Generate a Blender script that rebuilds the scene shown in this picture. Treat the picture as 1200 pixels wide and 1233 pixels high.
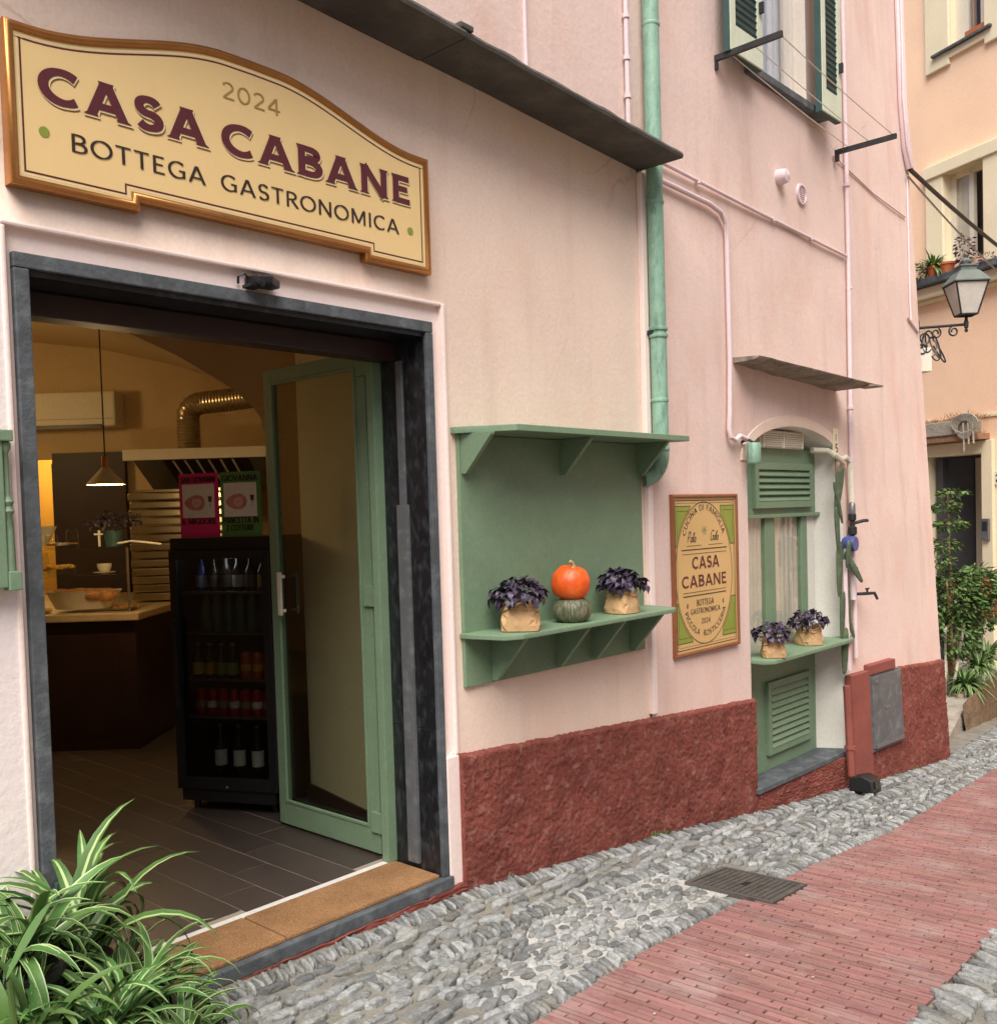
import bpy, bmesh, math, random
from math import sin, cos, pi, radians, atan2, hypot
from mathutils import Vector, Matrix, noise, geometry
random.seed(7)
scene = bpy.context.scene
COL = scene.collection
for o in list(bpy.data.objects):
    bpy.data.objects.remove(o)

# ------------------------------------------------------------------ camera
YAW, PITCH, ROLL = radians(42.4736), radians(-2.1140), radians(1.7229)
fw = Vector((cos(PITCH)*cos(YAW), cos(PITCH)*sin(YAW), sin(PITCH)))
rt = Vector((sin(YAW), -cos(YAW), 0))
dn = fw.cross(rt)
right = rt*cos(ROLL) + dn*sin(ROLL)
down = rt*-sin(ROLL) + dn*cos(ROLL)
cam_d = bpy.data.cameras.new('camera')
cam = bpy.data.objects.new('camera', cam_d)
COL.objects.link(cam)
mw = Matrix.Identity(4)
for i in range(3):
    mw[i][0], mw[i][1], mw[i][2] = right[i], -down[i], -fw[i]
mw.translation = Vector((0, -3.2, 1.5))
cam.matrix_world = mw
cam_d.sensor_fit = 'HORIZONTAL'
cam_d.sensor_width = 36
cam_d.lens = 36*1176.8/1200
cam_d.shift_y = 44.5/1200
cam_d.clip_start = 0.05
cam_d.clip_end = 500
scene.camera = cam

# ------------------------------------------------------------------ light: open shade in a narrow lane
SUN_DIR = Vector((0.55, 0.37, -1.0)).normalized()
world = bpy.data.worlds.new('World')
scene.world = world
world.use_nodes = True
wn = world.node_tree
bg = wn.nodes['Background']
sky = wn.nodes.new('ShaderNodeTexSky')
sky.sky_type = 'NISHITA'
sky.sun_disc = False
sky.sun_elevation = math.asin(-SUN_DIR.z)
sky.sun_rotation = atan2(-SUN_DIR.x, -SUN_DIR.y)
sky.air_density = 1.0
sky.dust_density = 4.0
sky.ozone_density = 0.6
wn.links.new(sky.outputs[0], bg.inputs[0])
bg.inputs[1].default_value = 0.05
sd = bpy.data.lights.new('sun', 'SUN')
sd.energy = 2.0
sd.angle = radians(50)
sd.color = (1.0, 0.95, 0.88)
so = bpy.data.objects.new('sun', sd)
so.rotation_euler = SUN_DIR.to_track_quat('-Z', 'Y').to_euler()
COL.objects.link(so)
scene.view_settings.view_transform = 'Standard'
scene.view_settings.look = 'None'
scene.view_settings.gamma = 1
scene.view_settings.use_curve_mapping = False
scene.view_settings.exposure = 1.45
scene.cycles.max_bounces = 8
scene.cycles.transparent_max_bounces = 12
scene.cycles.use_denoising = True
scene.cycles.caustics_reflective = False
scene.cycles.caustics_refractive = False
scene.cycles.sample_clamp_indirect = 6

# ------------------------------------------------------------------ helpers
def S(h):
    """sRGB hex -> linear"""
    c = [int(h[i:i+2], 16)/255 for i in (0, 2, 4)]
    return tuple(x/12.92 if x <= .04045 else ((x+.055)/1.055)**2.4 for x in c)

def material(name, col, rough=.75, var=.12, vs=3.0, bump=0.0, bs=40.0, bd=.01, metal=0.0, spec=.5,
             rnd=0.0, hue=0.0, stain=None, stain_amt=.5, ss=(1.2, 1.2, .25), fine=.06, fs=60, emit=None, es=0, coat=0, thr=(.5, .72), stain2=None, crack=None):
    m = bpy.data.materials.new(name)
    m.use_nodes = True
    nt = m.node_tree
    N, L = nt.nodes, nt.links
    p = N['Principled BSDF']
    p.inputs['Roughness'].default_value = rough
    p.inputs['Metallic'].default_value = metal
    p.inputs['Specular IOR Level'].default_value = spec
    if coat: p.inputs['Coat Weight'].default_value = coat
    geo = N.new('ShaderNodeNewGeometry')
    def nz(scale, det=4, vec=None):
        t = N.new('ShaderNodeTexNoise')
        t.inputs['Scale'].default_value = scale
        t.inputs['Detail'].default_value = det
        t.inputs['Roughness'].default_value = .6
        L.new(vec or geo.outputs['Position'], t.inputs['Vector'])
        return t
    def mr(src, a, b, c, d):
        t = N.new('ShaderNodeMapRange')
        t.inputs[1].default_value, t.inputs[2].default_value = a, b
        t.inputs[3].default_value, t.inputs[4].default_value = c, d
        L.new(src, t.inputs[0])
        return t.outputs[0]
    def mul(a, b):
        t = N.new('ShaderNodeMath'); t.operation = 'MULTIPLY'
        L.new(a, t.inputs[0]); L.new(b, t.inputs[1])
        return t.outputs[0]
    v = mr(nz(vs).outputs['Fac'], .3, .7, 1-var, 1+var)
    if fine: v = mul(v, mr(nz(fs, 2).outputs['Fac'], .3, .7, 1-fine, 1+fine))
    hsv = N.new('ShaderNodeHueSaturation')
    hsv.inputs['Color'].default_value = (*col, 1)
    if rnd or hue:
        oi = N.new('ShaderNodeObjectInfo')
        a = N.new('ShaderNodeMath'); a.operation = 'ADD'
        L.new(oi.outputs['Random'], a.inputs[0]); L.new(geo.outputs['Random Per Island'], a.inputs[1])
        f = N.new('ShaderNodeMath'); f.operation = 'FRACT'
        L.new(a.outputs[0], f.inputs[0])
        if rnd: v = mul(v, mr(f.outputs[0], 0, 1, 1-rnd, 1+rnd))
        if hue:
            b = N.new('ShaderNodeMath'); b.operation = 'MULTIPLY'; b.inputs[1].default_value = 7.31
            L.new(f.outputs[0], b.inputs[0])
            c = N.new('ShaderNodeMath'); c.operation = 'FRACT'
            L.new(b.outputs[0], c.inputs[0])
            L.new(mr(c.outputs[0], 0, 1, .5-hue, .5+hue), hsv.inputs['Hue'])
    L.new(v, hsv.inputs['Value'])
    out = hsv.outputs[0]
    if stain:
        mp = N.new('ShaderNodeMapping')
        mp.inputs['Scale'].default_value = ss
        L.new(geo.outputs['Position'], mp.inputs['Vector'])
        s = mr(nz(2.2, 6, mp.outputs[0]).outputs['Fac'], thr[0], thr[1], 0, stain_amt)
        mx = N.new('ShaderNodeMix'); mx.data_type = 'RGBA'
        L.new(s, mx.inputs[0]); L.new(out, mx.inputs[6])
        mx.inputs[7].default_value = (*stain, 1)
        out = mx.outputs[2]
    def blend(fac, src, c):
        mx = N.new('ShaderNodeMix'); mx.data_type = 'RGBA'
        L.new(fac, mx.inputs[0]); L.new(src, mx.inputs[6]); mx.inputs[7].default_value = (*c, 1)
        return mx.outputs[2]
    if stain2:
        c2, amt, sc2, th2 = stain2
        mp = N.new('ShaderNodeMapping'); mp.inputs['Scale'].default_value = sc2; mp.inputs['Location'].default_value = (3.7, 1.2, 5.1)
        L.new(geo.outputs['Position'], mp.inputs['Vector'])
        out = blend(mr(nz(2.0, 8, mp.outputs[0]).outputs['Fac'], th2[0], th2[1], 0, amt), out, c2)
    if crack:
        wv = N.new('ShaderNodeVectorMath'); wv.operation = 'MULTIPLY_ADD'
        wv.inputs[1].default_value = (.16, .16, .16)
        L.new(nz(2.5, 5).outputs['Color'], wv.inputs[0]); L.new(geo.outputs['Position'], wv.inputs[2])
        vo = N.new('ShaderNodeTexVoronoi'); vo.feature = 'DISTANCE_TO_EDGE'; vo.inputs['Scale'].default_value = .9
        L.new(wv.outputs[0], vo.inputs['Vector'])
        f = mul(mr(vo.outputs['Distance'], .0015, .005, 1, 0), mr(nz(.8, 2).outputs['Fac'], .58, .66, 0, .35))
        out = blend(f, out, crack)
    L.new(out, p.inputs['Base Color'])
    if bump:
        b = N.new('ShaderNodeBump')
        b.inputs['Strength'].default_value = bump
        b.inputs['Distance'].default_value = bd
        L.new(nz(bs, 6).outputs['Fac'], b.inputs['Height'])
        L.new(b.outputs[0], p.inputs['Normal'])
    if emit:
        p.inputs['Emission Color'].default_value = (*emit, 1)
        p.inputs['Emission Strength'].default_value = es
    return m

def glass(name, tint=(1, 1, 1), rough=.02, ior=1.45):
    m = bpy.data.materials.new(name); m.use_nodes = True
    nt = m.node_tree; N, L = nt.nodes, nt.links
    N.remove(N['Principled BSDF'])
    t = N.new('ShaderNodeBsdfTransparent'); t.inputs[0].default_value = (*tint, 1)
    g = N.new('ShaderNodeBsdfGlossy'); g.inputs['Roughness'].default_value = rough
    f = N.new('ShaderNodeFresnel')
    ge = N.new('ShaderNodeNewGeometry')
    mm = N.new('ShaderNodeMath'); mm.operation = 'MULTIPLY_ADD'
    mm.inputs[1].default_value = 1/ior-ior; mm.inputs[2].default_value = ior
    L.new(ge.outputs['Backfacing'], mm.inputs[0]); L.new(mm.outputs[0], f.inputs[0])
    mx = N.new('ShaderNodeMixShader')
    L.new(f.outputs[0], mx.inputs[0]); L.new(t.outputs[0], mx.inputs[1]); L.new(g.outputs[0], mx.inputs[2])
    L.new(mx.outputs[0], N['Material Output'].inputs[0])
    return m

def wmat(o):
    return (wmat(o.parent) if o.parent else Matrix.Identity(4)) @ o.matrix_basis

class MB:
    def __init__(s): s.v, s.f, s.uv = [], [], None
    def add(s, vs, fs):
        n = len(s.v)
        s.v += [Vector(p) for p in vs]
        s.f += [tuple(i+n for i in f) for f in fs]
        return s
    def box(s, x0, x1, y0, y1, z0, z1, M=None):
        vs = [Vector((x, y, z)) for z in (z0, z1) for y in (y0, y1) for x in (x0, x1)]
        if M is not None: vs = [M @ p for p in vs]
        return s.add(vs, [(0, 2, 3, 1), (4, 5, 7, 6), (0, 1, 5, 4), (2, 6, 7, 3), (0, 4, 6, 2), (1, 3, 7, 5)])
    def prism(s, poly, fn):
        """poly: 2D points; fn(a, b, t) -> 3D, t = 0/1"""
        n = len(poly)
        tri = geometry.tessellate_polygon([[Vector((a, b, 0)) for a, b in poly]])
        vs = [fn(a, b, 0) for a, b in poly] + [fn(a, b, 1) for a, b in poly]
        fs = [tuple(t) for t in tri] + [tuple(i+n for i in reversed(t)) for t in tri]
        fs += [(i, (i+1) % n, (i+1) % n+n, i+n) for i in range(n)]
        return s.add(vs, fs)
    def xz(s, poly, y0, y1): return s.prism(poly, lambda a, b, t: (a, y1 if t else y0, b))
    def xy(s, poly, z0, z1): return s.prism(poly, lambda a, b, t: (a, b, z1 if t else z0))
    def yz(s, poly, x0, x1): return s.prism(poly, lambda a, b, t: (x1 if t else x0, a, b))
    def tube(s, pts, r, n=8, caps=True, closed=False):
        pts = [Vector(p) for p in pts]
        k = len(pts)
        rs = r if isinstance(r, (list, tuple)) else [r]*k
        vs, fs = [], []
        up = None
        for i, p in enumerate(pts):
            if closed: t = pts[(i+1) % k]-pts[i-1]
            else: t = pts[min(i+1, k-1)]-pts[max(i-1, 0)]
            t.normalize()
            if up is None:
                up = Vector((0, 0, 1)) if abs(t.z) < .9 else Vector((0, 1, 0))
            a = t.cross(up)
            if a.length < 1e-4: a = t.cross(Vector((1, 0, 0)))
            a.normalize(); b = a.cross(t); up = b
            vs += [p+(a*cos(2*pi*j/n)+b*sin(2*pi*j/n))*rs[i] for j in range(n)]
        for i in range(k if closed else k-1):
            i2 = (i+1) % k
            fs += [(i*n+j, i*n+(j+1) % n, i2*n+(j+1) % n, i2*n+j) for j in range(n)]
        if caps and not closed: fs += [tuple(range(n))[::-1], tuple((k-1)*n+j for j in range(n))]
        return s.add(vs, fs)
    def lathe(s, prof, n=20, M=None):
        vs, fs = [], []
        for r, z in prof:
            vs += [Vector((r*cos(2*pi*j/n), r*sin(2*pi*j/n), z)) for j in range(n)]
        if M is not None: vs = [M @ p for p in vs]
        for i in range(len(prof)-1):
            fs += [(i*n+j, i*n+(j+1) % n, (i+1)*n+(j+1) % n, (i+1)*n+j) for j in range(n)]
        return s.add(vs, fs)
    def warp(s, fn):
        s.v = [Vector(fn(p)) for p in s.v]
        return s
    def mesh(s, name, mat, M=None, bevel=0, smooth=False, angle=35):
        me = bpy.data.meshes.new(name)
        vs = s.v if M is None else [M @ p for p in s.v]
        me.from_pydata([tuple(p) for p in vs], [], s.f)
        bm = bmesh.new(); bm.from_mesh(me)
        bmesh.ops.recalc_face_normals(bm, faces=bm.faces)
        if bevel:
            es = [e for e in bm.edges if len(e.link_faces) == 2 and e.calc_face_angle(0) > radians(25)]
            bmesh.ops.bevel(bm, geom=es, offset=bevel, segments=2, affect='EDGES', profile=.6)
        if smooth or bevel:
            for f in bm.faces: f.smooth = True
            for e in bm.edges:
                if len(e.link_faces) == 2 and e.calc_face_angle(0) > radians(12 if bevel else angle): e.smooth = False
        bm.to_mesh(me); bm.free()
        if mat: me.materials.append(mat)
        return me
    def build(s, name, mat, parent=None, **k):
        M = wmat(parent).inverted() if parent else None
        o = bpy.data.objects.new(name, s.mesh(name, mat, M, **k))
        COL.objects.link(o)
        if parent: o.parent = parent
        return o

def inst(name, me, M, parent=None):
    o = bpy.data.objects.new(name, me)
    COL.objects.link(o)
    if parent: o.parent = parent; o.matrix_basis = wmat(parent).inverted() @ M
    else: o.matrix_basis = M
    return o

def tag(o, label=None, cat=None, group=None, kind=None):
    if label: o['label'] = label
    if cat: o['category'] = cat
    if group: o['group'] = group
    if kind: o['kind'] = kind
    return o

def thing(name, loc, label, cat, group=None, rz=0):
    o = bpy.data.objects.new(name, None)
    o.empty_display_size = .1
    o.location = loc; o.rotation_euler = (0, 0, rz)
    COL.objects.link(o)
    return tag(o, label, cat, group)

def T(x, y, z): return Matrix.Translation((x, y, z))
def RZ(a): return Matrix.Rotation(a, 4, 'Z')
def RX(a): return Matrix.Rotation(a, 4, 'X')
def RY(a): return Matrix.Rotation(a, 4, 'Y')
def SC(x, y, z): return Matrix.Diagonal((x, y, z, 1))
def U(a, b): return random.uniform(a, b)
def arc(cx, cy, rx, ry, a0, a1, n=14):
    return [(cx+rx*cos(radians(a0+(a1-a0)*i/n)), cy+ry*sin(radians(a0+(a1-a0)*i/n))) for i in range(n+1)]
def interp(x, xs, ys):
    if x <= xs[0]: return ys[0]
    for i in range(len(xs)-1):
        if x <= xs[i+1]: return ys[i]+(ys[i+1]-ys[i])*(x-xs[i])/(xs[i+1]-xs[i])
    return ys[-1]
HX = [-30, -3, 1.9, 3.1, 4.1, 4.75, 6.1, 7.5, 9.3, 14, 40]
HZ = [2.5, -.16, -.205, -.236, -.335, -.405, -.59, -.71, -.85, -1.37, -3.9]
def H(x): return interp(x, HX, HZ)
def smooth(a, b, x):
    t = min(1, max(0, (x-a)/(b-a))); return t*t*(3-2*t)
def bat(x, z): return -smooth(5.8, 9.2, x)*.05*(3.0-z)
def batter(p): return (p.x, p.y+bat(p.x, p.z), p.z)

# ------------------------------------------------------------------ materials
PINK, CREAM = S('DFC6BD'), S('E0C6AC')
m_pink = material('pink_plaster', PINK, .85, .07, 1.1, .24, 26, .010, stain=S('D5AC9B'), stain_amt=.55, ss=(1.1, 1.1, .5), fine=.05, stain2=(S('B99E98'), .38, (3.2, 3.2, .3), (.52, .74)), crack=S('9A7A70'))
m_cream = material('cream_plaster', S('E6CFC0'), .85, .06, 1.3, .24, 30, .010, stain=S('E2BFAC'), stain_amt=.6, ss=(1, 1, .6), fine=.05, stain2=(S('C4A696'), .32, (2.8, 2.8, .3), (.53, .75)), crack=S('A5877A'))
m_leftwall = material('pale_bluelit_plaster', S('EADFDE'), .85, .05, 1.5, .3, 30, .01, fine=.03)  # paler paint, with the bluish street light mixed into its colour
m_band = material('pale_pink_trim', S('EFDCD6'), .8, .05, 2, .25, 40, .008, fine=.03)
m_red = material('red_roughcast', S('80463D'), .9, .2, 4, .9, 150, .008, stain=S('643029'), stain_amt=.6, ss=(1.5, 1.5, 1.5), fine=.2, fs=110, spec=.25, stain2=(S('A67C74'), .55, (7, 7, 7), (.52, .72)))
m_redflat = material('red_smooth_render', S('87483F'), .8, .15, 4, .4, 40, .01)
m_white = material('white_reveal', S('D9D8CF'), .8, .05, 3, .2, 30, .006)
m_green = material('green_paint', S('728A70'), .5, .07, 5, .15, 45, .003, spec=.35, stain=S('8F9F88'), stain_amt=.35, ss=(26, 26, 9), thr=(.6, .72))
m_greenold = material('weathered_green_pipe', S('84AA96'), .55, .12, 9, .2, 60, .004, stain=S('55796B'), stain_amt=.7, ss=(14, 14, 3.5), thr=(.5, .68), stain2=(S('B4BDB0'), .6, (30, 30, 12), (.58, .7)))
m_dkgreen = material('dark_green_shutter', S('2E4B49'), .6, .12, 6)
m_palegreen = material('bleached_shutter', S('C7CDB8'), .7, .08, 6, .1, 60)
m_slate = material('slate_stone', S('4D5257'), .7, .3, 9, .45, 45, .008, stain=S('7C8286'), stain_amt=.5, ss=(6, 6, 6))
m_slateDark = material('black_veined_slate', S('191B1F'), .35, .35, 8, .15, 50, .004, stain=S('4A5056'), stain_amt=.5, ss=(14, 14, 7), thr=(.5, .72))
m_canopy = material('old_slate_slab', S('4A4642'), .85, .25, 4, .5, 24, .012, stain=S('6B675F'), stain_amt=.5, ss=(3, 3, 3))
m_canopy2 = material('crumbling_slate', S('8E8377'), .85, .3, 7, .7, 30, .015, stain=S('4A4038'), stain_amt=.7, ss=(5, 5, 5))
m_wpipe = material('painted_pipe', S('D8C4C8'), .6, .06, 5)
m_iron = material('dark_iron', S('3A3B3D'), .55, .25, 12, .2, 60, metal=.6)
m_cover = material('worn_cast_iron', S('5B5855'), .6, .2, 12, .3, 80, .003, metal=.35, stain=S('7B6D60'), stain_amt=.5, ss=(5, 5, 5))
m_zinc = material('grey_metal', S('8A8C8E'), .45, .15, 8, metal=.8)
m_black = material('black_plastic', S('17181A'), .4, .1, 8)
m_gold = material('bronze_frame', S('B97F46'), .3, .12, 6, metal=.75, spec=.6)
m_board2 = material('tan_board', S('CDA870'), .45, .05, 1.5, fine=.01)
m_board = material('ochre_board', S('E8C98F'), .45, .05, 1.5, fine=.01)
m_bronze2 = material('copper_brown_frame', S('8E5A3C'), .4, .1, 6, metal=.3)
m_sage = material('faded_sage_ink', S('A79A62'), .6, .03, 5)
m_maroon = material('maroon_paint', S('5A2229'), .5, .05, 5)
m_ink = material('dark_ink', S('33261F'), .5, .05, 5)
m_creamink = material('cream_ink', S('E8D6A8'), .5, .03, 5)
m_goldink = material('old_gold_ink', S('A08040'), .5, .05, 5)
m_olive = material('olive_green_ink', S('87923A'), .5, .05, 5)
m_coir = material('coir_mat', S('A27C58'), .98, .2, 5, 1.0, 260, .01, fine=.35, fs=170, spec=.1)
m_marble = material('white_marble_strip', S('D9D7D2'), .4, .06, 9)
m_tile = material('dark_floor_tile', S('433B37'), .42, .1, 3, .05, 50, rnd=.08)
m_grout = material('pale_grout', S('93897C'), .9, .1, 9)
m_inwall = material('warm_interior_plaster', S('CDB48C'), .9, .06, 1.5, .2, 16, .01)
m_incream = material('interior_cream_wall', S('C2B594'), .85, .04, 2)
m_dark = material('dark_brown_wood', S('2C1A18'), .5, .2, 4)
m_steel = material('brushed_steel', S('C2B8A0'), .28, .12, 7, metal=1.0)
m_duct = material('aluminium_duct', S('B5A98F'), .3, .12, 9, metal=.9)
m_acw = material('white_plastic', S('D8D2C2'), .5, .03, 5)
m_glass = glass('window_glass')
m_dglass = glass('door_glass', (.86, .88, .84), .02, 1.5)
m_fglass = glass('fridge_glass', (.62, .64, .66), .03, 1.45)
m_mortar = material('grey_mortar', S('7A7871'), .95, .25, 6, .9, 60, .012, stain=S('8A8472'), stain_amt=.6, ss=(2, 2, 2))
m_lime = material('pale_lime_mortar', S('B6B5B1'), .95, .22, 12, 1.0, 90, .012, stain=S('86837A'), stain_amt=.7, ss=(3, 3, 3))
m_cobble = material('grey_cobblestone', S('858888'), .75, .32, 30, 1.0, 80, .012, rnd=.5, hue=.06, stain=S('857F6C'), stain_amt=.5, ss=(2.5, 2.5, 2.5), spec=.4)
m_brick = material('red_paving_brick', S('8B6662'), .85, .12, 2.2, .5, 90, .005, rnd=.17, hue=.012, stain=S('9C8A86'), stain_amt=.6, ss=(1.5, 1.5, 1.5), spec=.3, stain2=(S('76544F'), .35, (2.2, 2.2, 2.2), (.54, .7)))
m_bed = material('dark_joint_sand', S('77605A'), .95, .2, 20)
m_ground = material('ground_stone', S('77746C'), .95, .2, 4)
m_orange = material('orange_plaster', S('FBD6B6'), .85, .06, .8, .15, 20, .01, stain=S('FADDC0'), stain_amt=.5, ss=(.6, .6, .4))
m_ocream = material('cream_moulding', S('E9DDBE'), .8, .05, 2)
m_terra = material('terracotta', S('B5683F'), .8, .12, 7, .2, 50)
m_conc = material('rough_concrete', S('A29C90'), .9, .2, 3, .6, 25, .02, stain=S('6F6A5E'), stain_amt=.6, ss=(2, 2, 2))
m_earthwall = material('brown_stone_wall', S('7A6650'), .9, .25, 6, .8, 20, .03, stain=S('4F4233'), stain_amt=.6, ss=(4, 4, 1))
m_wood = material('grey_wood', S('9B8B76'), .8, .2, 8, .2, 60)
m_soil = material('potting_soil', S('2E2620'), .95, .3, 30, .8, 60)
m_bag = material('kraft_paper', S('BE9A70'), .85, .1, 16, .3, 40, .006)
m_basil = material('purple_basil_leaf', S('3B3044'), .45, .2, 30, .2, 120, rnd=.4, hue=.03, spec=.5)
m_pump = material('orange_pumpkin_skin', S('D8551A'), .42, .16, 18, .2, 70, stain=S('E88A3C'), stain_amt=.5, ss=(6, 6, 6), spec=.5)
m_gourd = material('green_squash_skin', S('4B4F3C'), .55, .25, 20, .2, 60, stain=S('8A8568'), stain_amt=.75, ss=(45, 45, 4), thr=(.47, .62))
m_stalk = material('pale_stalk', S('A89468'), .8, .15, 30)
m_leaf = material('leaf_green', S('4C6B34'), .5, .2, 9, rnd=.35, hue=.03, spec=.4)
m_bushleaf = material('bush_leaf', S('56723F'), .5, .2, 5, rnd=.4, hue=.03, spec=.4)
m_cactus = material('cactus_skin', S('46543F'), .6, .2, 9, .2, 40, stain=S('7E8460'), stain_amt=.5, ss=(8, 8, 8))
m_creamcloth = material('cream_curtain', S('C2BDAA'), .9, .06, 9)
m_zincdark = material('dull_grey_paint', S('585B5E'), .55, .15, 6, stain=S('8A8C8C'), stain_amt=.5, ss=(6, 6, 6))
m_frost = material('frosted_lamp_glass', S('C9C4BA'), .35, .08, 9)
m_lampgreen = material('verdigris_hood', S('5F6762'), .55, .15, 12)
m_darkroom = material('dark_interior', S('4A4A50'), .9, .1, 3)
m_darkframe = material('charcoal_paint', S('45474C'), .6, .1, 5)
m_woodfr = material('brown_window_wood', S('9C8578'), .6, .1, 6)
m_purple = material('purple_foliage', S('6B4A55'), .6, .2, 9, rnd=.3)
m_kitchen = material('yellow_kitchen_wall', S('D9B25A'), .8, .05, 3)
m_skycurtain = material('sky_tinted_curtain', S('C3C8D4'), .8, .06, 4)  # white curtain; the sky reflected in its glass is put into the colour
m_greyframe = material('pale_grey_frame', S('CDC4BA'), .7, .05, 5)
m_darkpot = material('dark_plastic_pot', S('33312C'), .6, .15, 8)
m_bulb = material('lit_bulb', S('FFE2B0'), .5, 0, 3, emit=(1, .72, .38), es=6)
m_counter = material('stone_countertop', S('B8A684'), .35, .1, 6)
m_shelfglass = glass('shelf_glass', (.93, .95, .92), .03, 1.5)
m_crust = material('baked_crust', S('B9824C'), .7, .3, 30)
m_pasta = material('yellow_pasta', S('D9A83C'), .6, .2, 30)
m_hoodgrey = material('grey_steel_sheet', S('6E6A60'), .45, .1, 6, metal=.4)
m_can_red = material('red_can', S('B3121E'), .35, .05, 9, metal=.2)
m_can_red2 = material('dark_red_can', S('D8CFC4'), .4, .3, 60)
m_can_or = material('orange_can', S('C4512A'), .35, .2, 40, metal=.2)
m_btl_dark = material('dark_bottle_glass', S('26211A'), .12, .1, 9)
m_btl_green = material('green_bottle_glass', S('4F6B5C'), .12, .1, 9)
m_btl_blue = material('blue_bottle', S('39489A'), .25, .1, 9)
m_lab_y = material('yellow_label', S('D8C25A'), .6, .1, 30)
m_lab_o = material('amber_label', S('D69A2E'), .6, .15, 30)
m_lab_b = material('pale_blue_label', S('B9C4DC'), .6, .1, 30)
m_pinkcard = material('pink_card', S('E02A72'), .6, .03, 5)
m_greencard = material('green_card', S('5C8A45'), .6, .03, 5)
m_paper = material('poster_paper', S('E6DCD0'), .6, .03, 5)
m_meat = material('ham_print', S('C98478'), .6, .2, 40)
m_meat2 = material('fat_print', S('E4BFB2'), .6, .05, 40)
m_opp = material('opposite_plaster', S('C9B79A'), .9, .08, 1)
m_dry = material('dry_twigs', S('A07C5E'), .9, .25, 20, rnd=.3)

def stripe_leaf(name, c1, c2, edge):
    m = material(name, c1, .5, .15, 8, rnd=.22, hue=.015, spec=.4)
    nt = m.node_tree; N, L = nt.nodes, nt.links
    uv = N.new('ShaderNodeUVMap')
    sep = N.new('ShaderNodeSeparateXYZ'); L.new(uv.outputs[0], sep.inputs[0])
    a = N.new('ShaderNodeMath'); a.operation = 'SUBTRACT'; a.inputs[1].default_value = .5; L.new(sep.outputs[0], a.inputs[0])
    b = N.new('ShaderNodeMath'); b.operation = 'ABSOLUTE'; L.new(a.outputs[0], b.inputs[0])
    r = N.new('ShaderNodeMapRange')
    r.inputs[1].default_value, r.inputs[2].default_value = (.36, .42) if edge else (.14, .08)
    L.new(b.outputs[0], r.inputs[0])
    p = N['Principled BSDF']
    src = p.inputs['Base Color'].links[0].from_socket
    mx = N.new('ShaderNodeMix'); mx.data_type = 'RGBA'
    L.new(r.outputs[0], mx.inputs[0]); L.new(src, mx.inputs[6]); mx.inputs[7].default_value = (*c2, 1)
    L.new(mx.outputs[2], p.inputs['Base Color'])
    p.inputs['Subsurface Weight'].default_value = 0
    return m
m_spiderE = stripe_leaf('white_edged_leaf', S('4C7137'), S('A6B884'), True)
m_spiderC = stripe_leaf('white_centred_leaf', S('486C35'), S('A2B47E'), False)

# ================================================================== ground, lane paving
def sheet(name, xs, ys, mat, dz=0, kind='structure', wob=0):
    mb = MB()
    for x in xs:
        for y in ys(x): mb.v.append(Vector((x, y, H(x)+dz+(noise.noise((x*3, y*3, 1))*wob))))
    n = len(ys(xs[0]))
    for i in range(len(xs)-1):
        for j in range(n-1):
            mb.f.append((i*n+j, (i+1)*n+j, (i+1)*n+j+1, i*n+j+1))
    o = mb.build(name, mat, smooth=True)
    return tag(o, kind=kind)
fx = [-30, -20, -10, -3]+[i*.1 for i in range(-10, 151)]+[20, 30, 40]
sheet('ground', fx, lambda x: [-60, -30, -8, -4.6, -2, 0, 8, 30, 60], m_ground, -.05)
def path_l(x): return -1.072+.0593*(x-2.419)
def path_r(x): return path_l(x)-.985+.006*(x-3)
px_ = [i*.06 for i in range(0, 235)]
pav = sheet('cobbled_pavement', px_, lambda x: [path_l(x)-.01+(0.55-path_l(x)+.01)*j/24 for j in range(25)], m_mortar, -.012, wob=.006)
bed = sheet('brick_path', px_, lambda x: [path_r(x)-.01, path_l(x)+.01], m_bed, -.012)
gut = sheet('cobbled_gutter', px_, lambda x: [-4.6+(path_r(x)-.005+4.6)*j/30 for j in range(31)], m_mortar, -.012, wob=.006)
# whiter lime bed of the pebble band
def band_lo(x): return path_l(x)+.10
def band_hi(x): return -.50+.01*(x-3)
lx = [2.3+i*.06 for i in range(0, 31)]
lime = sheet('pale_pebble_bed', lx, lambda x: [band_lo(x)-.02+(band_hi(x)+.03*noise.noise((x*3, 0, 4))-band_lo(x)+.02)*smooth(2.25, 3.2, x+.25*noise.noise((x*4, 3, 1)))*j/10 for j in range(11)], m_lime, -.004, wob=.006)

# --- cobbles
def cobble_variant(sub, seed):
    bm = bmesh.new()
    bmesh.ops.create_icosphere(bm, subdivisions=sub, radius=1)
    for v in bm.verts:
        p = v.co
        q = Vector([math.copysign(abs(c)**.75, c) for c in p])
        q *= 1+.22*noise.noise(p*1.2+Vector((seed*7.1, 0, 0)))+.09*noise.noise(p*2.7+Vector((0, seed*3.3, 0)))
        if q.z > .62: q.z = .62+(q.z-.62)*.35
        v.co = q*.9
    vs = [v.co.copy() for v in bm.verts]; fs = [tuple(w.index for w in f.verts) for f in bm.faces]
    bm.free(); return vs, fs
VAR3 = [cobble_variant(3, i) for i in range(10)]
VAR2 = [cobble_variant(2, i+20) for i in range(10)]
stones = []   # x, y, length(dir), width, height, rot, owner
def soldier(x0, x1, yf, ln, own, pitch=.0225):
    x = x0
    while x < x1:
        w = U(.65, 1.5)*pitch
        l = ln*U(.8, 1.15)
        stones.append((x, yf(x)+U(-.010, .010), l, w*.9, .034, pi/2+U(-.32, .12)-.16, own))
        x += w
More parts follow.
